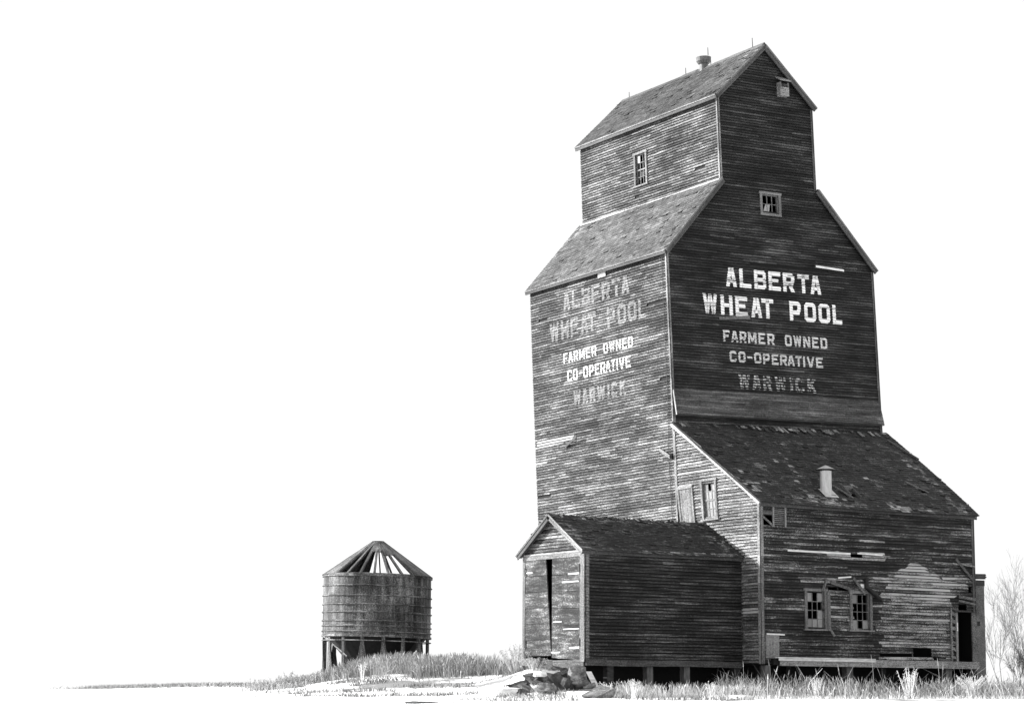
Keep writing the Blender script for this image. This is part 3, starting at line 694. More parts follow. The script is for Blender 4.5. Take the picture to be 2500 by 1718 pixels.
# roof
v = Vector((0, DD, AZ1-AZE)).normalized(); L = Vector((0, DD, AZ1-AZE)).length; n = Vector((0, -v.z, v.y))
o0 = Vector((-.10, -DD, AZE))-v*.17+n*.05
hx = lambda x: x+.10
def rv(y): return (y+DD)/v.y+.17
mb = MB()
spots = [(hx(.2), rv(-3.2), .5, .7, .9, .25), (hx(3.2), .35, 1.9, .38, .75, .04), (hx(2.6), .8, .5, .5, .6, .15), (hx(6.4), .35, .5, .5, .9, .25), (hx(7.0), .2, 2.8, .25, .5, .05),
         (hx(9.4), 2.0, .35, 2.6, .6, .03), (hx(9.3), .4, .5, .5, .8, .1), (hx(1.25), rv(-3.05), .3, .14, .8, .3), (hx(.45), rv(-2.5), .2, .2, .9, 0), (hx(1.6), rv(-2.2), .18, .3, .9, 0), (hx(3.2), rv(-2.4), .2, .4, .7, 0),
         (hx(5.2), rv(-2.9), .25, .18, 1.0, 0), (hx(6.6), rv(-2.7), .25, .3, .7, 0), (hx(7.2), rv(-3.2), .3, .2, .7, 0), (hx(8.45), rv(-3.0), .3, .5, .7, .1), (hx(.9), rv(-1.4), .14, .4, .9, 0), (hx(1.4), rv(-1.0), .12, .4, .6, 0),
         (hx(2.3), rv(-.95), .15, .3, .6, 0), (hx(4.0), rv(-1.2), .2, .3, .4, 0), (hx(5.6), rv(-1.9), .2, .2, .6, 0)]
for i in range(34): spots.append((hx(ru(.1, 9.8)), rv(ru(-3.7, -.5)), ru(.05, .10), ru(.08, .30), ru(.4, .9), 0))
shingles(mb, o0, X, v, n, AW+.28, L+.17, m_roofd, e=.125, spread=.36, hotspots=spots, miss=.004, sag=.07,
         holes=[(hx(4.40), hx(4.85), rv(-3.48), rv(-3.10)), (hx(1.16), hx(1.34), rv(-3.06), rv(-2.97)), (hx(8.35), hx(8.62), rv(-3.12), rv(-2.96)), (hx(.02), hx(.2), rv(-3.36), rv(-3.28))])
# ragged courses under the skirt
mb.mat(m_roofd)
for i in range(52):
    x = ru(0, 9.8); a = ru(.1, .35); b0 = L+.17-a-ru(.02, .12)
    mb.box(o0+X*hx(x)+v*b0+n*.03, X*ru(.06, .2), v*a+X*ru(-.02, .02), n*.012, ru(.45, 1.25))
tag(mb.build('roof', annex, part_lean), 'dark shingle roof with missing shingles')
def onroof(x, y, h=0): return o0+X*hx(x)+v*rv(y)+n*h - Z*.07*math.sin(math.pi*x/10)
# rake boards
def rake2(x, nx, mat, nm='rake_board', wd=.15):
    b = MB().mat(mat); a = Vector((x, -DD, AZE))-v*.16; c = Vector((x, 0, AZ1))
    for i in range(3): b.bar(a.lerp(c, i/3)-n*(.03+ru(-.01, .01)), a.lerp(c, (i+.995)/3)-n*(.03+ru(-.01, .01)), n, wd, (nx, 0, 0), .05, ru(.4, .85))
    return b.build(nm, annex, part_lean)
rake2(-.05, -1, m_ltrim); rake2(AW+.04, 1, m_dtrim)
b = MB().mat(m_dtrim); b.box((-.06, -DD-.10, AZE-.22), (AW+.2, 0, 0), (0, .03, 0), (0, 0, .12), .3); b.build('fascia', annex)
corner(annex, 0, -DD, AB, AZE-.1, -1, -1, m_trim, None, .12, sh=.7)
corner(annex, AW, -DD, AB, AZE-.1, 1, -1, m_dtrim, None, .10)
b = MB().mat(m_trim)
for i in range(9): b.box(WAL.p(.02, 5.0+i*.48, .03), -Y*.07, -X*.02, Z*.48, ru(.3, .9))
b.build('corner_board', annex, part_lean)
# tall stove vent with a conical cap
b = MB().mat(m_galv); p = onroof(3.5, -3.30)
b.tube(p-Z*.15, p+Z*.74, .205, .20, 20)
b.mat(m_iron); b.tube(p+Z*.70, p+Z*.80, .03, .03, 6); b.tube(p+Z*.775, p+Z*.79, .35, .35, 20); b.mat(m_galv); b.tube(p+Z*.79, p+Z*.94, .35, .02, 20)
vo = b.build('stove_vent', annex, None, False)
for q in vo.data.polygons: q.use_smooth = abs(q.normal.z) < .3
b = MB().mat(m_galv); b.box(onroof(3.22, -3.60, .03), X*.60, v*.5, n*.012, .6); b.build('vent_flashing', annex)
# roof hatch frame, slipped boards and pipe stub
b = MB().mat(m_dtrim); b.box(onroof(4.36, -3.52, .0), X*.06, v*.58, n*.16, .5); b.box(onroof(4.85, -3.52, .0), X*.06, v*.58, n*.10, .35); b.box(onroof(4.42, -3.10, .0), X*.43, v*.07, n*.14, .8)
b.bar(onroof(4.05, -2.98, .05), onroof(4.38, -3.62, .09), X, .10, n, .03, .6); b.build('hatch_frame', annex)
b = MB().mat(m_dtrim); b.bar(onroof(7.92, -2.52, .05), onroof(8.45, -3.12, .10), X, .07, n, .03, .9); b.mat(m_iron); b.box(onroof(8.30, -2.96, .05), X*.36, v*.22, n*.08, .4); b.build('slipped_board', annex)
b = MB().mat(m_dtrim); b.bar(onroof(9.15, -.25, .06), onroof(9.75, -1.25, .06), X, .09, n, .05, .5); b.build('slipped_board', annex)
# windows, louvre, hatch, doors
window(annex, WA, 1.90, 2.88, 2.21, 3.49, .105, 3, 4, ['p.p', '...', '..p', 'gpp'], m_mtrim, None)
b = MB().mat(m_mtrim); b.tube(WA.p(2.92, 3.52, .09), WA.p(2.94, 2.16, .09), .06, .06, 8); b.build('downpipe', annex)
window(annex, WA, 3.92, 4.94, 2.22, 3.47, .11, 3, 4, ['g..', '...', '...', 'p.p'], m_mtrim, None)
window(annex, WAL, 1.20, 1.98, 6.03, 7.36, .09, 3, 4, ['g.p', 'ppp', 'gpp', 'gpp'], m_trim, part_lean, mid=2)
b = MB().mat(m_trim); b.box(WAL.p(.09, 5.9, .03), -Y*.06, -X*.04, Z*1.30, .6); b.box(WAL.p(.76, 5.9, .03), -Y*.06, -X*.04, Z*1.30, .6); b.box(WAL.p(.09, 7.20, .03), -Y*.73, -X*.05, Z*.09, .9)
for i in range(5): b.box(WAL.p(.15+i*.122, 5.9, .03), -Y*.118, -X*.02, Z*1.30, ru(.25, .75))
b.build('loft_door', annex, part_lean)
b = MB().mat(m_mtrim); b.box(WA.p(.53, 5.62, .02), X*.06, -Y*.05, Z*.80, .8); b.box(WA.p(1.06, 5.62, .02), X*.06, -Y*.05, Z*.80, .8); b.box(WA.p(.53, 6.36, .022), X*.59, -Y*.06, Z*.07, .8)
for i in range(10): b.box(WA.p(.59, 5.72+i*.066, -.01), X*.47, (0, -.045, -.03), Z*.014, ru(.5, .9))
b.mat(m_dark); b.face([WA.p(.57, 5.6, -.03), WA.p(1.1, 5.6, -.03), WA.p(1.1, 6.4, -.03), WA.p(.57, 6.4, -.03)])  # near-black sheet behind the louvre paints its inner shade
b.build('louvre', annex)
b = MB().mat(m_trim); b.bar(WA.p(.06, 5.98, .02), WA.p(.52, 5.64, .06), Z, .08, -Y, .03, .3); b.mat(m_dtrim); b.box(WA.p(.05, 6.02, .02), X*.48, -Y*.02, Z*.12, .6); b.build('loose_board', annex)
def loose(u0, z0, u1, z1, wd, mt, sh=.5, o0_=.05, o1=.08, lab=None):
    b = MB().mat(mt); d = (WA.p(u1, z1)-WA.p(u0, z0)).normalized(); b.bar(WA.p(u0, z0, o0_), WA.p(u1, z1, o1), d.cross(Y), wd, -Y, .025, sh)
    o = b.build('loose_board', annex)
    if lab: tag(o, lab)
loose(8.95, 4.84, 9.72, 4.12, .10, m_dtrim, .6, lab='diagonal loose board near the right corner')
loose(4.08, 4.0, 4.55, 3.45, .10, m_dtrim, .7, .06, .12); loose(2.86, 3.92, 2.66, 3.5, .10, m_dtrim, .75); loose(3.05, 3.82, 3.85, 3.62, .10, m_dtrim, .6)
loose(2.98, 2.26, 3.10, 1.98, .08, m_dtrim, .8, .05, .14); loose(3.4, 3.98, 3.95, 4.03, .05, m_fboard, .6)
loose(1.18, 4.835, 3.98, 4.83, .06, m_fboard, .6, .035, .035, lab='long bare pale board'); loose(4.3, 4.86, 5.45, 4.84, .05, m_fboard, .6, .04, .05)
loose(.2, 2.0, .95, 1.99, .05, m_fboard, .8); loose(9.05, 3.50, 9.8, 3.42, .10, m_trim, .4, .05, .12); loose(9.05, 3.36, 9.78, 3.24, .07, m_trim, .45, .05, .12); loose(9.1, 4.66, 9.85, 4.60, .05, m_trim, .8)
loose(8.0, 1.27, 8.6, 1.24, .08, m_trim, .2)
b = MB().mat(m_mtrim); b.box(WA.p(.16, 1.2, .03), X*.58, -Y*.03, Z*.78, .75); b.build('patch_panel', annex)
# bent stove pipe
b = MB().mat(m_soot); b.tube(WA.p(4.64, 3.99, .12), WA.p(4.62, 3.66, .14), .075, .075, 12); b.tube(WA.p(4.61, 3.70, .14), WA.p(5.22, 3.26, .20), .08, .08, 12); b.tube(WA.p(4.64, 3.93, -.1), WA.p(4.64, 3.93, .15), .075, .075, 12); b.mat(m_fboard); b.box(WA.p(4.42, 3.66, .03), X*.15, -Y*.03, Z*.14, .8); b.build('stovepipe', annex)
# doorway at the right end: broken door leaf, inner post
b = MB().mat(m_trim); b.box(WA.p(8.62, 1.15, .02), X*.07, -Y*.05, Z*1.95, .5); b.box(WA.p(8.86, 1.15, .04), X*.09, -Y*.04, Z*1.78, .75)
for i in range(7): b.bar(WA.p(8.69, 1.40+i*.25+ru(-.03, .03), .03), WA.p(8.88, 1.34+i*.25, .03), Z, ru(.07, .15), -Y, .02, ru(.3, .7))
b.mat(m_dark); b.box(WA.p(8.69, 1.15, .0), X*.17, -Y*.02, Z*1.78)  # near-black backing painted for the shade between the slats
b.mat(m_fboard); b.box(WA.p(8.90, 2.28, .082), X*.045, -Y*.006, Z*.30, .9); b.build('broken_door', annex)
b = MB().mat(m_dtrim); b.box(WA.p(9.22, 1.1, -.35), X*.08, -Y*.08, Z*1.95, .6); b.box(WA.p(8.85, 2.96, -.02), X*.82, -Y*.07, Z*.06, .2); b.mat(m_trim); b.box(WA.p(9.66, .95, .02), X*.24, -Y*.05, Z*1.98, .35); b.build('door_frame', annex)
b = MB().mat(m_dark); b.box((.1, -3.8, .97), (AW-.2, 0, 0), (0, 3.8, 0), (0, 0, .05)); b.box((.1, -.1, 1.0), (AW-.2, 0, 0), (0, .05, 0), (0, 0, 8)); b.box((6.5, -2.2, 1.0), (.05, 0, 0), (0, 2.1, 0), (0, 0, 3.5)); b.box((6.5, -2.2, 1.0), (3.3, 0, 0), (0, .05, 0), (0, 0, 5)); b.build('floor', annex)  # floor slab, plus upright near-black panels standing in for interior shade
# sill beam, posts and the dark crawl space
b = MB().mat(m_trim)
for i in range(6): b.box(WA.p(.66+i*1.53, .95, .06), X*1.525, -Y*.14, Z*.25, ru(.8, 1.1))
b.mat(m_fboard); b.box(WA.p(.56, 1.203, .06), X*4.33, -Y*.17, Z*.035, .9); b.mat(m_fboard); b.box(WA.p(.58, 1.12, .205), X*4.31, -Y*.02, Z*.075, .7)
b.mat(m_dark); b.box(WA.p(.40, .98, .03), X*.26, -Y*.13, Z*.2); b.build('sill_beam', annex)
for (x, wd, y, m) in ((.16, .22, -DD-.02, m_post), (3.74, .28, -DD-.03, m_post), (8.36, .30, -DD-.02, m_post), (.7, .2, -3.0, m_tdark), (6.0, .25, -3.2, m_tdark), (2.2, .22, -2.6, m_tdark)):
    b = MB().mat(m); b.box((x, y, -.4), (wd, 0, 0), (0, .25, 0), (0, 0, 1.36), .5); b.build('post', annex)
b = MB().mat(m_dark); b.box((.2, -2.4, -.6), (AW-.3, 0, 0), (0, .1, 0), (0, 0, 1.6)); b.box((AW-.2, -3.7, -.6), (.08, 0, 0), (0, 3.6, 0), (0, 0, 1.6)); b.build('crawl_space_shade', annex)  # near-black panels put in for the shade under the drive shed

# ------------------------------------------------------------------ the small gabled shed
SX, SY, SRY, SB, SZE, SZR, SZ0 = -6.508, -2.98, -1.16, .596, 4.66, 5.83, 1.0
shed = empty('office_shed', (-3.3, -1.2, .4), 'low gabled shed with double plank doors against the elevator side', 'shed')
WSF = Wall((SX, SY, 0), X, -Y); WSL = Wall((SX, 0, 0), Y, -X)
Ls = -SX+.25
mb = MB()
clapboard(mb, WSF, [(0, SZ0), (Ls, SZ0), (Ls, SZE), (0, SZE)], SZ0+.08, SZE, m_shed, e=.11, lap=.055, gap=.030, bl=(1.5, 4.5), spread=.55, skew=1.4, wave=.03, miss=.002, jit=.008,
          patches=[([(3.6, 2.95), (4.6, 2.95), (4.6, 3.05), (3.6, 3.05)], .35, .4), ([(3.9, 3.2), (4.7, 3.2), (4.7, 3.7), (3.9, 3.7)], .12, 1), ([(0, 1.0), (Ls, 1.0), (Ls, 1.3), (0, 1.3)], -.05, .8)])
mb.build('wall', shed)
mb = MB(); 
for i in range(8): mb.mat(m_dtrim); mb.box(WSF.p(i*.8, SZ0-.12-.01*math.sin(i), .02), X*.8, -Y*.06, Z*.20, ru(.2, .5))
mb.build('sill_beam', shed)
mb = MB()
sl = (SZR-SZE)/(SRY-SY); slb = (SZR-SZE)/(SB-SRY)
clapboard(mb, WSL, [(SY, 4.52), (SB, 4.52), (SB, SZE), (SRY, SZR), (SY, SZE)], 4.52, SZR-.03, m_left, e=.105, bl=(.6, 2.5), spread=.8, skew=1.8, miss=0,
          patches=[([(-2.2, 5.10), (SB, 5.10), (SB, 5.2), (-2.2, 5.2)], .5, .4)])
tag(mb.build('gable', shed), 'sunlit plank gable above the doors')
mb = MB(); clapboard(mb, Wall((SX, SB, 0), X, Y), [(0, SZ0), (Ls, SZ0), (Ls, SZE), (0, SZE)], SZ0, SZE, m_left, e=.2); mb.build('wall', shed)
for (ye, nm) in ((SY, -1), (SB, 1)):
    e = Vector((SX-.22, ye, SZE)); r = Vector((SX-.22, SRY, SZR)); v2 = (r-e).normalized(); L2 = (r-e).length; n2 = Vector((0, -v2.z, v2.y)); n2 = n2 if n2.z > 0 else -n2
    b = MB(); shingles(b, e-v2*.2+n2*.05, X, v2, n2, -SX+.22+.1, L2+.2, m_roofd, e=.115, tab=(.1, .24), spread=.42, bias=.04, miss=.004, sag=.035,
             hotspots=[(.25, 1.2, .3, 1.6, .5, .04), (3.5, L2+.05, 4, .22, .45, .12), (6.2, .9, .4, .6, .7, .05), (4.5, .12, 3, .15, .5, .08)])
    b.mat(m_roofd)
    for i in range(22):
        q_ = ru(.1, .3); b.box(e+X*ru(.2, 6.4)+v2*(L2-q_)+n2*.06, X*ru(.05, .14), v2*(q_+ru(-.04, .05))+X*ru(-.05, .05), n2*.012, ru(.4, 1.2))
    b.build('roof', shed)
    b = MB().mat(m_trim if nm < 0 else m_dtrim)
    b.bar(e-v2*.2-n2*.06, r-n2*.06, n2, .15, (1, 0, 0), .03, .45); b.bar(e-v2*.2+n2*.02-X*.025, r+n2*.02-X*.025, n2, .06, (1, 0, 0), .025, .8)
    if nm > 0:
        b.mat(m_dtrim); b.bar(e-v2*.2-n2*.03+X*.06, r-n2*.03+X*.06, n2, .05, (1, 0, 0), .14, .3)
    b.build('rake_board', shed)
b = MB().mat(m_dtrim); b.box((SX-.2, SY-.14, SZE-.20), (Ls+.1, 0, 0), (0, .03, 0), (0, 0, .10), .2); b.build('fascia', shed)
# doors on the gable end: one leaf hangs askew and leaves a dark slit
b = MB().mat(m_trim)
b.box(WSL.p(SY-.03, SZ0, .02), Y*.24, -X*.04, Z*(4.52-SZ0), .45); b.box(WSL.p(SB-.12, SZ0, .02), Y*.14, -X*.04, Z*(4.52-SZ0), .35); b.box(WSL.p(SY, 4.40, .02), Y*(SB-SY), -X*.045, Z*.14, .55); b.mat(m_ltrim); b.box(WSL.p(SY+.05, 4.55, .03), Y*(SB-SY-.1), -X*.03, Z*.05, .4)
b.build('door_frame', shed)
b = MB().mat(m_dtrim)
for i in range(4): b.box(WSL.p(SY+.02+i*.89, .72+ru(-.02, .02), .0), Y*.885, -X*.05, Z*.36, ru(.3, .8))
b.build('sill_beam', shed)
corner(shed, SX, SY, SZ0, SZE-.1, -1, -1, m_trim, None, .14)
def leaf(pts, planks, nm):
    b = MB().mat(m_door); bl, br, tr_, tl = [Vector(p) for p in pts]
    for i in range(planks):
        a0, a1 = i/planks, (i+1)/planks
        q = [bl.lerp(tl, a0), br.lerp(tr_, a0), br.lerp(tr_, a1-.004), bl.lerp(tl, a1-.004)]
        off = .045+ru(0, .004); P = [WSL.p(c.x, c.y, off) for c in q]; Pb = [WSL.p(c.x, c.y, 0) for c in q]; o = rnd()*30
        b.face(P, ru(.35, .65), [(c.x+o, c.y+o) for c in q])
        for j in range(4): b.face([P[j], P[(j+1) % 4], Pb[(j+1) % 4], Pb[j]], .2)
    return b.build(nm, shed)
d1 = leaf([(-1.09, 1.22), (.50, 1.22), (.50, 4.40), (-.77, 4.40)], 6, 'door')
d2 = leaf([(-2.77, 1.05), (-1.13, 1.15), (-1.15, 4.40), (-2.77, 4.40)], 6, 'door')
for d, ys in ((d1, (.42,)), (d2, (-2.78,))):
    for z in (3.9, 1.5):
        b = MB().mat(m_iron); b.box(WSL.p(ys[0], z, .075), Y*.05, -X*.02, Z*.26); b.build('hinge', d)
b = MB().mat(m_fboard)
for (y, z, l, h) in ((-2.72, 3.83, .62, .05), (-2.70, 3.58, .95, .04), (-2.72, 1.42, .55, .06), (-1.62, 1.30, .5, .04), (-1.72, 2.30, .5, .03), (.02, 3.97, .35, .04), (-2.72, 2.05, .9, .03)):
    b = MB().mat(m_fboard); b.box(WSL.p(y, z, .055), Y*l, -X*.006, Z*h, .6); b.build('batten', shed)
b = MB().mat(m_dark)
b.box((SX+.3, SY+.1, .98), (Ls-.4, 0, 0), (0, SB-SY-.2, 0), (0, 0, .05)); b.box((SX+.8, SY+.1, 1.0), (.04, 0, 0), (0, SB-SY-.2, 0), (0, 0, 3.4)); b.build('floor', shed)  # floor, plus a near-black panel painting the shade behind the doors
for (x, m) in ((-4.0, m_post), (-2.48, m_post), (-.35, m_tdark), (-5.6, m_tdark)):
    b = MB().mat(m); b.box((x, SY+.02, -.3), (.24, 0, 0), (0, .24, 0), (0, 0, 1.25), .5); b.build('post', shed)
b = MB().mat(m_dark); b.box((SX+.4, SY+1.1, -.5), (Ls-.5, 0, 0), (0, .1, 0), (0, 0, 1.5)); b.build('crawl_space_shade', shed)  # near-black panel standing in for the shade under the low shed

# ------------------------------------------------------------------ grain bin on its legs
BS, BT, BR = 86.0, -5.02, 2.02
bx, by = xy(BS, BT); bz = hgt(bx, by)
gbin = empty('grain_bin', (bx, by, .55), 'round rusty grain bin with holed conical roof standing on posts', 'grain bin')
BC = Vector((bx, by, 0))
def bp(phi, r, z):          # phi 0 faces the camera, positive to the right
    c, s = math.cos(phi), math.sin(phi)
    p = BC - HD*(r*c) + RH*(r*s) + Z*z
    d = (p-BC).dot(RH); p.z -= .022*d                    # the bin sits slightly out of level
    p += RH*(.006*(z-2))
    return p
ZW0, ZW1, ZAP = 2.10, 4.33, 5.66
NB = 32
mb = MB().mat(m_bin)
for i in range(NB):
    a, c = 2*math.pi*i/NB, 2*math.pi*(i+1)/NB; zs = [ZW0, 2.7, 3.3, 3.85, ZW1]
    for r in (BR, BR-.04):
        for z0, z1 in zip(zs, zs[1:]):
            mb.face([bp(a, r, z0), bp(c, r, z0), bp(c, r, z1), bp(a, r, z1)], .5+.35*math.sin(i*12.9898)*math.cos(i*4.1), [(z0+i*3.7, a*BR), (z0+i*3.7, c*BR), (z1+i*3.7, c*BR), (z1+i*3.7, a*BR)])
wallb = mb.build('wall', gbin)
for z in (3.93, 3.56, 3.24, 2.95, 2.64, 2.45, 2.25):
    b = MB().mat(m_bin)
    for i in range(NB):
        a, c = 2*math.pi*i/NB, 2*math.pi*(i+1)/NB
        for (r0, z0, r1, z1) in ((BR, z-.03, BR+.045, z-.02), (BR+.045, z-.02, BR+.045, z+.012), (BR+.045, z+.012, BR, z+.035)):
            b.face([bp(a, r0, z0), bp(c, r0, z0), bp(c, r1, z1), bp(a, r1, z1)], .75)
    b.build('hoop', gbin)
for prof_ in (((BR+.05, ZW1-.07, BR+.05, ZW1+.03), (BR+.05, ZW1+.03, BR-.06, ZW1+.05), (BR+.05, ZW1-.07, BR, ZW1-.07)), ((BR+.04, ZW0-.05, BR+.04, ZW0+.03), (BR-.02, ZW0-.05, BR+.04, ZW0-.05))):
    b = MB().mat(m_bin)
    for i in range(NB):
        a, c = 2*math.pi*i/NB, 2*math.pi*(i+1)/NB
        for (r0, z0, r1, z1) in prof_:
            b.face([bp(a, r0, z0), bp(c, r0, z0), bp(c, r1, z1), bp(a, r1, z1)], .8)
    b.build('rim', gbin)
RT = .23
def cone(phi, f, d=0):      # f 0 at the eave, 1 at the crown
    return bp(phi, BR+.06+(RT-BR-.06)*f, ZW1+.02+(ZAP-ZW1-.02)*f+d)
NR = 24
mb = MB().mat(m_bin)
for i in range(NR):
    a = -math.pi + 2*math.pi*i/NR; c = a+2*math.pi/NR; pm = math.degrees((a+c)/2)
    f0 = 0.0
    if -46 < pm < -14: f0 = None
    elif -14 <= pm < 22: f0 = .66+ru(-.02, .02)
    elif 22 <= pm < 46: f0 = .55+ru(-.03, .03)
    elif 95 < pm <= 180: f0 = .86
    elif pm < -172: f0 = .8
    if f0 is None:
        continue
    K = 4
    for j in range(K):
        p0 = a+(c-a)*j/K; p1 = a+(c-a)*(j+1)/K
        ff = f0+(ru(0, .05) if f0 > 0 else 0)
        for d in (0, -.03):
            mb.face([cone(p0, ff, d), cone(p1, ff, d), cone(p1, 1, d), cone(p0, 1, d)], .5+ru(-.2, .2)+(.25 if pm < -46 else 0), [(i*5.0, p0*2), (i*5.0, p1*2), (i*5+2.0, p1*2), (i*5+2.0, p0*2)])
mb.face([cone(2*math.pi*i/NR, 1, .01) for i in range(NR)], .4)
tag(mb.build('roof', gbin), 'conical sheet roof with missing panels')
for i in range(NR):
    a = -math.pi + 2*math.pi*i/NR
    b = MB().mat(m_bin); p0, p1 = cone(a, 0, -.02), cone(a, 1, -.02); d = (p1-p0).normalized(); sd_ = d.cross(Z).normalized()
    dp = math.degrees(a)
    b.bar(p0, p1, sd_, .085 if abs(dp) < 95 else .05, sd_.cross(d), -.07, .55); b.build('rafter', gbin)
b = MB().mat(m_soot)
for i in range(NR):
    a, c = 2*math.pi*i/NR, 2*math.pi*(i+1)/NR
    b.face([bp(a, BR-.12, ZW0), bp(c, BR-.12, ZW0), bp(c, .8, .85), bp(a, .8, .85)], .3)
b.build('hopper', gbin)
b = MB().mat(m_bin)
for i in range(NR):
    a, c = 2*math.pi*i/NR, 2*math.pi*(i+1)/NR
    zb_ = 1.90
    for (r0, z0, r1, z1) in ((BR+.03, zb_, BR+.03, zb_+.035), (BR+.0, zb_, BR+.03, zb_), (BR, zb_+.035, BR+.03, zb_+.035)):
        b.face([bp(a, r0, z0), bp(c, r0, z0), bp(c, r1, z1), bp(a, r1, z1)], .9)
b.build('brace_ring', gbin)
NLg = 16
for i in range(NLg):
    a = -math.pi + 2*math.pi*(i+.5)/NLg
    b = MB().mat(m_bin); c = bp(a, BR-.06, 0); g = hgt(c.x, c.y)-.1
    tdir = (bp(a+.01, BR, 1)-bp(a-.01, BR, 1)).normalized(); rd = (bp(a, 1, 1)-bp(a, 0, 1)).normalized(); tdir.z = 0; tdir.normalize()
    base = Vector((c.x, c.y, g)); top = Vector((c.x, c.y, ZW0-.04))
    b.box(base-tdir*.06-rd*.04, tdir*.12, rd*.08, top-base, ru(.4, .9))
    if i % 3:      # flared sheet feet
        wd = ru(.24, .36)
        b.face([base-tdir*wd, base+tdir*wd, top+tdir*.05-Z*.15+rd*.05, top-tdir*.05-Z*.15+rd*.05], .55)
        b.face([base-tdir*wd-rd*.01, base+tdir*wd-rd*.01, top+tdir*.05-Z*.15+rd*.03, top-tdir*.05-Z*.15+rd*.03], .55)
    b.build('leg', gbin)
b = MB().mat(m_trim); b.bar(bp(R(-70), BR+.06, 2.08), bp(R(-28), BR+.02, 1.32), Z, .06, -HD, .04, .6); b.build('brace', gbin)

# ------------------------------------------------------------------ post and beam at the right end
b = MB(); pst = empty('timber_post', (10.25, -3.72, 0), 'stout square weathered post under a broken beam at the drive shed end', 'post')
b.mat(m_conc)
for i in range(8):
    z0 = -.3+i*.53; b.box((10.05+.006*(i % 2)-.01*(i < 2), -3.80, z0), (.46, 0, 0), (0, .42, 0), (0, 0, .527), ru(.35, .6))
b.build('shaft', pst)
b = MB().mat(m_tdark); b.box((10.03, -3.82, 3.94), (.50, 0, 0), (0, .46, 0), (0, 0, .20), .3); b.box((10.06, -3.80, 2.50), (.2, 0, 0), (0, -.012, 0), (0, 0, .16), .3); b.build('cap', pst)
b = MB().mat(m_dtrim); b.box((9.88, -3.74, 4.17), (.78, 0, .02), (0, .12, 0), (0, 0, .19), .25); b.box((10.66, -3.74, 4.24), (.05, 0, .0), (0, .10, 0), (0, 0, .05), .3); b.box((10.66, -3.74, 4.31), (.03, 0, .0), (0, .10, 0), (0, 0, .05), .3); b.build('beam', pst)

# ------------------------------------------------------------------ vegetation
def blade(mb, x, y, z, h, ang, bend, wd, sh, head=0.0):
    d = Vector((math.cos(ang), math.sin(ang), 0)); p = Vector((x, y, z))
    sd_ = RH*wd + HD*(wd*ru(-.6, .6))
    p1 = p+Z*h*.5+d*bend*.25*h; p2 = p+Z*h*(1-.18*bend)+d*bend*h
    mb.face([p-sd_/2, p+sd_/2, p1+sd_*.4, p1-sd_*.4], sh)
    if head > 0:
        pm = p1.lerp(p2, .6)
        mb.face([p1-sd_*.35, p1+sd_*.35, pm+sd_*.3, pm-sd_*.3], sh)
        mb.face([pm-sd_*head*.4, pm+sd_*head*.4, p2+sd_*.1, p2-sd_*.1], sh+.15)
    else:
        mb.face([p1-sd_*.4, p1+sd_*.4, p2], sh)
def scatter(n, s0, s1, t0, t1, dens, fn):
    k = 0; tries = 0
    while k < n and tries < n*12:
        tries += 1
        s, t = ru(s0, s1), ru(t0, t1)
        if rnd() > dens(s, t): continue
        x, y = xy(s, t)
        if y > -3.7 and 0 < x < 9.9 : continue
        if y > -2.6 and -6.4 < x <= 0.5: continue
        if y > .6 and -.3 < x < 10: continue
        fn(x, y, hgt(x, y)-.03, s, t); k += 1
# tall pale grass in front of the drive shed
g = MB().mat(m_straw)
def f_tall(x, y, z, s, t):
    c_ = sm(-.45, .45, fbm(x, y, .9)); h = ru(.22, .62)*(.45+.95*c_)*(1.7 if rnd() < .07 else 1); blade(g, x, y, z, h, ru(0, 6.28), ru(.05, .5) if rnd() < .7 else ru(.5, 1.1), ru(.010, .026), ru(-.2, 1.1), ru(1.2, 2.4) if rnd() < .5 else 0)
scatter(4600, 70.4, 78.0, 6.8, 18, lambda s, t: .25+.75*sm(-.35, .35, fbm(s*1.0, t, 1.1)) if s-70.4 > (.5 if t > 8 else 2.2-(t-6.8)) else .15, f_tall)
def f_short(x, y, z, s, t): blade(g, x, y, z, ru(.08, .22), ru(0, 6.28), ru(.2, .9), ru(.014, .024), ru(.1, 1.0))
scatter(7000, 69.6, 76.5, 6.0, 18.5, lambda s, t: 1 if s > 70.2 else .3, f_short)
def f_mid(x, y, z, s, t): blade(g, x, y, z, ru(.15, .5), ru(0, 6.28), ru(.1, .6), ru(.014, .024), ru(.1, 1.0), ru(1.2, 2.2) if rnd() < .4 else 0)
scatter(2300, 71.6, 75.5, 3.4, 8.0, lambda s, t: sm(-.2, .4, fbm(s, t, .9)), f_mid)
scatter(1400, 70.2, 75, 2.6, 8.0, lambda s, t: 1 if fbm(s*1.5, t*.6, .8) > .12 else 0, f_short)
scatter(3200, 75, 96, 14.6, 24, lambda s, t: 1, f_mid)
tag(g.build('pale_tall_grass'), kind='stuff')
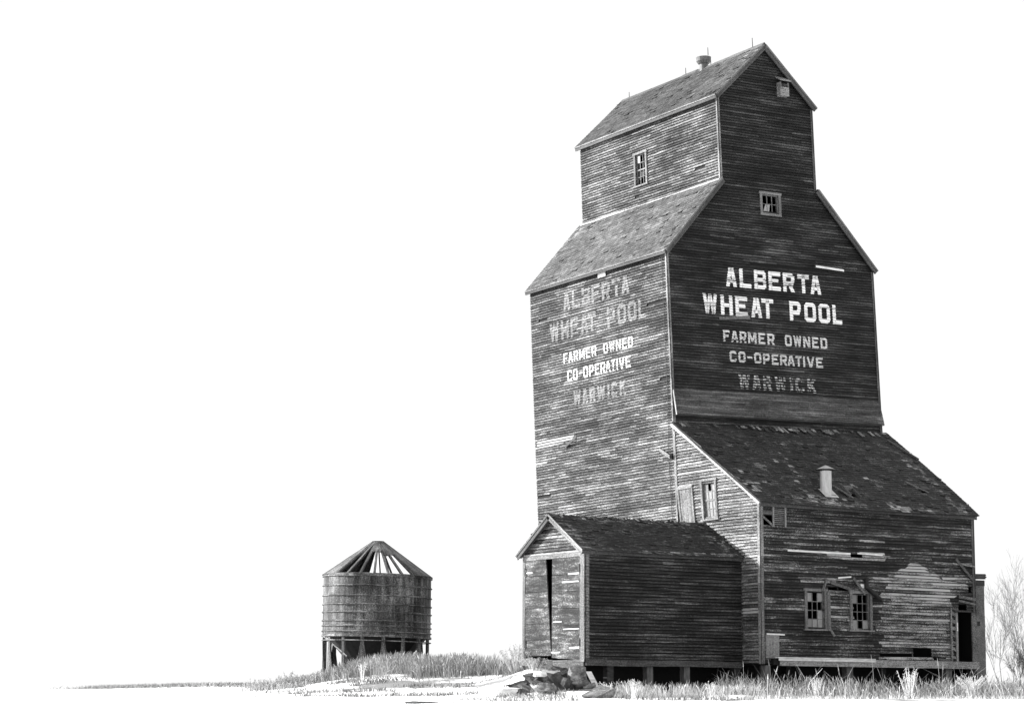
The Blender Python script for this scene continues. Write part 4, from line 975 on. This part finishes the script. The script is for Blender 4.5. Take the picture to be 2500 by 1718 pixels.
# grey-brown growth over the mound and the bank to its left
g = MB().mat(m_grass)
def f_m(x, y, z, s, t):
    h = ru(.25, .66)*(.30+.62*sm(-7.2, -4.4, t)+.35*sm(-.5, .5, fbm(x, y, .6))); blade(g, x, y, z, h, ru(0, 6.28), ru(.02, .4) if rnd() < .75 else ru(.4, 1.0), ru(.010, .026), .15+.75*rnd()*sm(-.6, .5, fbm(x, y, .7)+.25)+.1*sm(2, -6, t), ru(1.2, 2.6) if rnd() < .55 else 0)
scatter(11000, 75.2, 83.5, -9.2, 1.6, lambda s, t: (sm(76.6, 79.0, s+2.6*fbm(t, s*.5, .55)))*sm(-10, -6.5, t)*(1-sm(.6, 1.8, t)), f_m)
def f_b(x, y, z, s, t): blade(g, x, y, z, ru(.06, .22), ru(0, 6.28), ru(.2, .9), ru(.016, .03), ru(.15, .75))
scatter(7500, 80, 88, -16.6, -6.5, lambda s, t: sm(-17, -14.3, t)**2*sm(80.5, 82.5, s+1.2*fbm(t, s, .4)), f_b)
scatter(3800, 70.5, 78.5, -8, 3.5, lambda s, t: 1 if fbm(t*.45, s*1.4, .75) > .16 else .02, f_b)
scatter(900, 68.8, 72.6, -.5, 3.6, lambda s, t: 1, f_b)
scatter(900, 63.5, 69, -1.5, 7, lambda s, t: 1 if fbm(t*.35, s*1.3, .7) > .22 else .0, f_b)
scatter(500, 62.2, 64, -3.6, -1.4, lambda s, t: 1, lambda x, y, z, s, t: blade(g, x, y, z, ru(.02, .07), ru(0, 6.28), ru(.2, 1), .02, ru(.1, .6)))
tag(g.build('grey_dry_grass'), kind='stuff')
# single plumes and weeds that stand out
def plume(name, s, t, h, n, spread_, lab, droop=.25, mat=m_straw):
    x, y = xy(s, t); z = hgt(x, y); root = empty(name, (x, y, z), lab, 'weed', 'dry weeds standing out of the grass')
    st_ = MB().mat(mat); hd_ = MB().mat(mat)
    for i in range(n):
        a = ru(0, 6.28); r = ru(0, spread_*.5); hh = h*ru(.65, 1); dv = Vector((math.cos(a), math.sin(a), 0)); p0 = Vector((x, y, z-.03))+dv*r*.4; p1 = p0+Z*hh*.6+dv*r*.7; p2 = p0+Z*hh+dv*(r+droop*hh*.4)
        st_.tube(p0, p1, .008, .006, 4, ru(.3, .9), False); st_.tube(p1, p2, .006, .003, 4, ru(.3, .9), False)
        for k in range(9):
            q = p1.lerp(p2, ru(.2, 1)); d = Vector((ru(-1, 1), ru(-1, 1), ru(-.6-droop, .5))).normalized()*ru(.04, .11); w_ = RH*ru(.012, .024)
            hd_.face([q-w_/2, q+w_/2, q+d+w_*.4, q+d-w_*.4], ru(.3, 1.1))
    st_.build('stem', root); hd_.build('seed_head', root)
plume('plume_grass', 71.4, 12.35, 1.02, 26, .5, 'tall pointed plume of pale grass before the drive shed sill', .1)
plume('plume_grass', 71.6, 14.35, .86, 34, .5, 'rounded drooping tuft of pale grass by the right end post', .9)
plume('plume_grass', 70.6, 3.75, .62, 18, .5, 'feathery pale weed just right of the rubble heap', .3)
plume('plume_grass', 70.3, 3.02, .52, 14, .4, 'short feathery weed at the shed wall corner', .3)
plume('plume_grass', 72.2, 6.25, .55, 14, .4, 'single leaning weed under the far end of the low shed', .5)
plume('plume_grass', 72.0, 9.55, .72, 16, .35, 'upright pale weed between the first two sill posts', .1)
plume('plume_grass', 77.2, .2, 1.05, 40, .8, 'bushy grey weed clump at the left corner of the low shed', .2, m_grass)
plume('plume_grass', 74.6, .75, .5, 30, .7, 'low dry weeds under the shed doors above the rubble', .4, m_grass)
plume('plume_grass', 84.0, -8.05, .55, 10, .6, 'sparse thin weeds left of the bin legs', .3, m_grass)
plume('plume_grass', 76.3, -4.9, .75, 8, .35, 'lone pale weed on the snow before the bin', .2)

def bare_tree(s, t, h, lab, seed, nb=3, lean_=0.0):
    rr = random.Random(seed); x, y = xy(s, t); z = hgt(x, y); root = empty('bare_tree', (x, y, z-.1), lab, 'tree', 'bare trees beyond the end post')
    tr = MB().mat(m_bark); br = MB().mat(m_bark)
    def grow(p, d, L, r, depth, mbx):
        n = 4 if depth < 2 else 3; q = p
        for i in range(n):
            d2 = (d+Vector((rr.gauss(0, .09), rr.gauss(0, .09), rr.gauss(.03, .05)))).normalized()
            q2 = q+d2*L/n; r2 = r*(1-.16)
            mbx.tube(q, q2, r, r2, 4 if depth else 6, .5, False)
            q, d, r = q2, d2, r2
            if depth < 3 and (i > 0 or depth > 0):
                for k in range(2 if depth < 3 else 2):
                    if rr.random() < .88:
                        a = rr.uniform(0, 6.28); sp = rr.uniform(.35, .8)
                        o = d.orthogonal().normalized(); o = Matrix.Rotation(a, 3, d) @ o
                        grow(q, (d+o*sp+Z*.25).normalized(), L*rr.uniform(.42, .62), max(.004, r*.5), depth+1, br)
    for i in range(nb):
        a = rr.uniform(0, 6.28)
        grow(Vector((x, y, z-.1))+Vector((math.cos(a), math.sin(a), 0))*.12*i, Vector((rr.gauss(0, .10)+lean_*RH.x, rr.gauss(0, .10)+lean_*RH.y, 1)).normalized(), h*rr.uniform(.7, .95), .036*h/4.8*rr.uniform(.7, 1), 0, tr)
    tr.build('trunk', root); br.build('crown', root)
bare_tree(92, 19.6, 2.9, 'bare sapling rising right beside the end post', 3, 2)
bare_tree(95, 20.9, 3.3, 'tallest of the bare trees at the right edge', 5, 3, -.02)
bare_tree(99, 19.2, 2.4, 'bare shrub half hidden behind the end post', 8, 3)
bare_tree(90, 19.9, 1.5, 'low leafless bush in the grass right of the post', 13, 4, .05)

# ------------------------------------------------------------------ rubble by the shed corner
def chunk(name, s, t, dz, size, rot, mat, lab, cat, seed, cut=.35):
    rr = random.Random(seed); x, y = xy(s, t); z = hgt(x, y)+dz
    import bmesh
    bm = bmesh.new(); bmesh.ops.create_cube(bm, size=1)
    bmesh.ops.subdivide_edges(bm, edges=bm.edges[:], cuts=3, use_grid_fill=True)
    for v_ in bm.verts:
        n_ = noise.noise_vector(v_.co*1.6+Vector((seed*3.1, 0, 0)))*cut*.5+noise.noise_vector(v_.co*4.5+Vector((seed, 5, 0)))*.10
        v_.co += n_
    M_ = Matrix.LocRotScale(Vector((0, 0, 0)), __import__('mathutils').Euler(rot), Vector(size))
    bm.transform(M_); me = bpy.data.meshes.new(name); bm.to_mesh(me); bm.free(); me.materials.append(mat)
    o = bpy.data.objects.new(name, me); col.objects.link(o); o.location = (x, y, z)
    return tag(o, lab, cat, 'rubble heaped at the shed corner')
def snowcap(s, t, dz, size, lab, seed): return chunk('snow_lump', s, t, dz, size, (0, 0, seed), m_snowcap, lab, 'snow lump', seed, .3)
m_snowcap = k.m
chunk('broken_slab', 71.3, 1.55, .10, (.80, .6, .45), (.3, .2, .5), m_rockd, 'dark jagged slab leaning in the middle of the heap', 'slab', 1)
chunk('boulder', 71.8, 2.05, .16, (.85, .6, .62), (.1, .5, 1.2), m_rock, 'rounded grey boulder largest in the heap', 'boulder', 2, .5)
chunk('broken_slab', 72.2, .95, .14, (.85, .6, .24), (.2, -.2, .1), m_rockd, 'low dark slab under a cap of snow', 'slab', 3)
chunk('broken_slab', 70.6, 1.15, .02, (.8, .5, .22), (.1, .35, .8), m_rock, 'flat grey slab tilted at the foot of the heap', 'slab', 4)
chunk('broken_slab', 68.4, 2.62, .10, (.80, .5, .22), (.2, -.35, .2), m_rock, 'wedge shaped slab lying apart on the snow', 'slab', 5)
chunk('boulder', 72.6, 1.5, .18, (.55, .5, .40), (.4, .1, .3), m_rockd, 'small dark rock below the pallet', 'boulder', 6, .5)
chunk('boulder', 71.5, .3, .05, (.6, .45, .34), (.2, .3, 2), m_rockd, 'dark rock at the left end of the heap', 'boulder', 7, .5)
chunk('boulder', 70.9, 2.75, .02, (.35, .3, .25), (.2, .3, 2), m_rock, 'fist shaped grey rock right of the boulder', 'boulder', 8, .5)
b = MB().mat(m_fboard); x, y = xy(71.6, 2.42); z = hgt(x, y); b.bar((x, y, z+.62), Vector((x, y, z))+RH*.34-Z*.05-HD*.1, RH, .18, -HD, .04, .8)
tag(b.build('plank'), 'short pale plank leaning on the boulder by the shed corner', 'plank', 'rubble heaped at the shed corner')
def stick(s_, t_, dz, ds, dt, dzz, wd, mt, lab):
    b = MB().mat(mt); x, y = xy(s_, t_); z = hgt(x, y)+dz; d = HD*ds+RH*dt+Z*dzz
    b.bar((x, y, z), Vector((x, y, z))+d, d.cross(HD), wd, -HD, .05, .6); tag(b.build('plank'), lab, 'plank', 'rubble heaped at the shed corner')
stick(71.0, .75, .30, .2, .62, -.22, .10, m_mtrim, 'grey broken plank slanting down over the dark slab')
stick(71.4, 1.75, .55, -.4, -.75, -.28, .13, m_dtrim, 'dark plank leaning left across the top of the heap')
stick(70.2, 1.9, .10, .1, .8, .06, .09, m_mtrim, 'thin plank lying flat at the front of the heap')
chunk('broken_slab', 71.0, .55, .06, (.55, .4, .12), (.5, .1, .3), m_rock, 'small thin slab sticking out of the snow at the left', 'slab', 21)
chunk('broken_slab', 71.2, 2.45, .12, (.5, .35, .12), (-.5, .4, .9), m_rock, 'small pale slab propped against the boulder', 'slab', 22)
chunk('broken_slab', 73.6, 1.9, .05, (.7, .5, .3), (.2, .2, .4), m_rock, 'grey slab lodged against the shed door sill', 'slab', 31)
chunk('boulder', 70.4, .35, .02, (.3, .25, .2), (.1, .4, .9), m_rockd, 'lone dark stone in the snow before the heap', 'boulder', 23, .5)
snowcap(71.6, 1.25, .42, (.5, .35, .12), 'thin snow cap on the leaning dark slab', 15)
snowcap(71.0, -.35, .08, (1.0, .8, .30), 'white snow lump left of the dark rocks', 11)
snowcap(72.0, 1.1, .28, (.7, .5, .16), 'snow cap on the low dark slab', 12)
snowcap(69.6, 2.3, .05, (1.1, .7, .22), 'broad snow lump in front of the boulder', 13)
snowcap(69.5, 6.9, .04, (.5, .45, .16), 'snow lump under the joint of the two sheds', 14)
b = MB().mat(m_mtrim); x, y = SX-.5, -1.1; z = 1.02; 
for i in range(6): b.box((x, y-.35+i*.13, z-.12), (-.05, 0, 0), (0, .11, 0), (0, 0, .18), ru(.5, .9))
b.box((x, y-.38, z+.06), (-.45, 0, 0), (0, .85, 0), (0, 0, .03), .9); b.box((x-.42, y-.38, z-.14), (-.04, 0, 0), (0, .85, 0), (0, 0, .19), .5)
for q in (-.38, .38): b.box((x-.40, y+q, z-.5), (.1, 0, 0), (0, .09, 0), (0, 0, .4), .3)
tag(b.build('wooden_step'), 'small slatted wooden step below the shed door slit', 'step')
# bare dark earth where the snow has gone from the track
b = MB().mat(m_rockd); x, y = xy(63.0, -2.5); ring = []
for i in range(20):
    a = 2*math.pi*i/20; r = 1+.25*math.sin(3*a+1)+.1*math.sin(7*a)
    px_, py_ = xy(63.0+.7*r*math.sin(a), -2.5+.62*r*math.cos(a)); ring.append(Vector((px_, py_, hgt(px_, py_)-.02)))
cc = Vector((x, y, hgt(x, y)+.02))
for i in range(20): b.face([ring[i], ring[(i+1) % 20], ring[(i+1) % 20].lerp(cc, .6)+Z*.03, ring[i].lerp(cc, .6)+Z*.03], .4); b.face([ring[i].lerp(cc, .6)+Z*.03, ring[(i+1) % 20].lerp(cc, .6)+Z*.03, cc], .4)
o = b.build('bare_earth'); o['kind'] = 'structure'
for o in bpy.data.objects:
    if 'base' in o: del o['base']
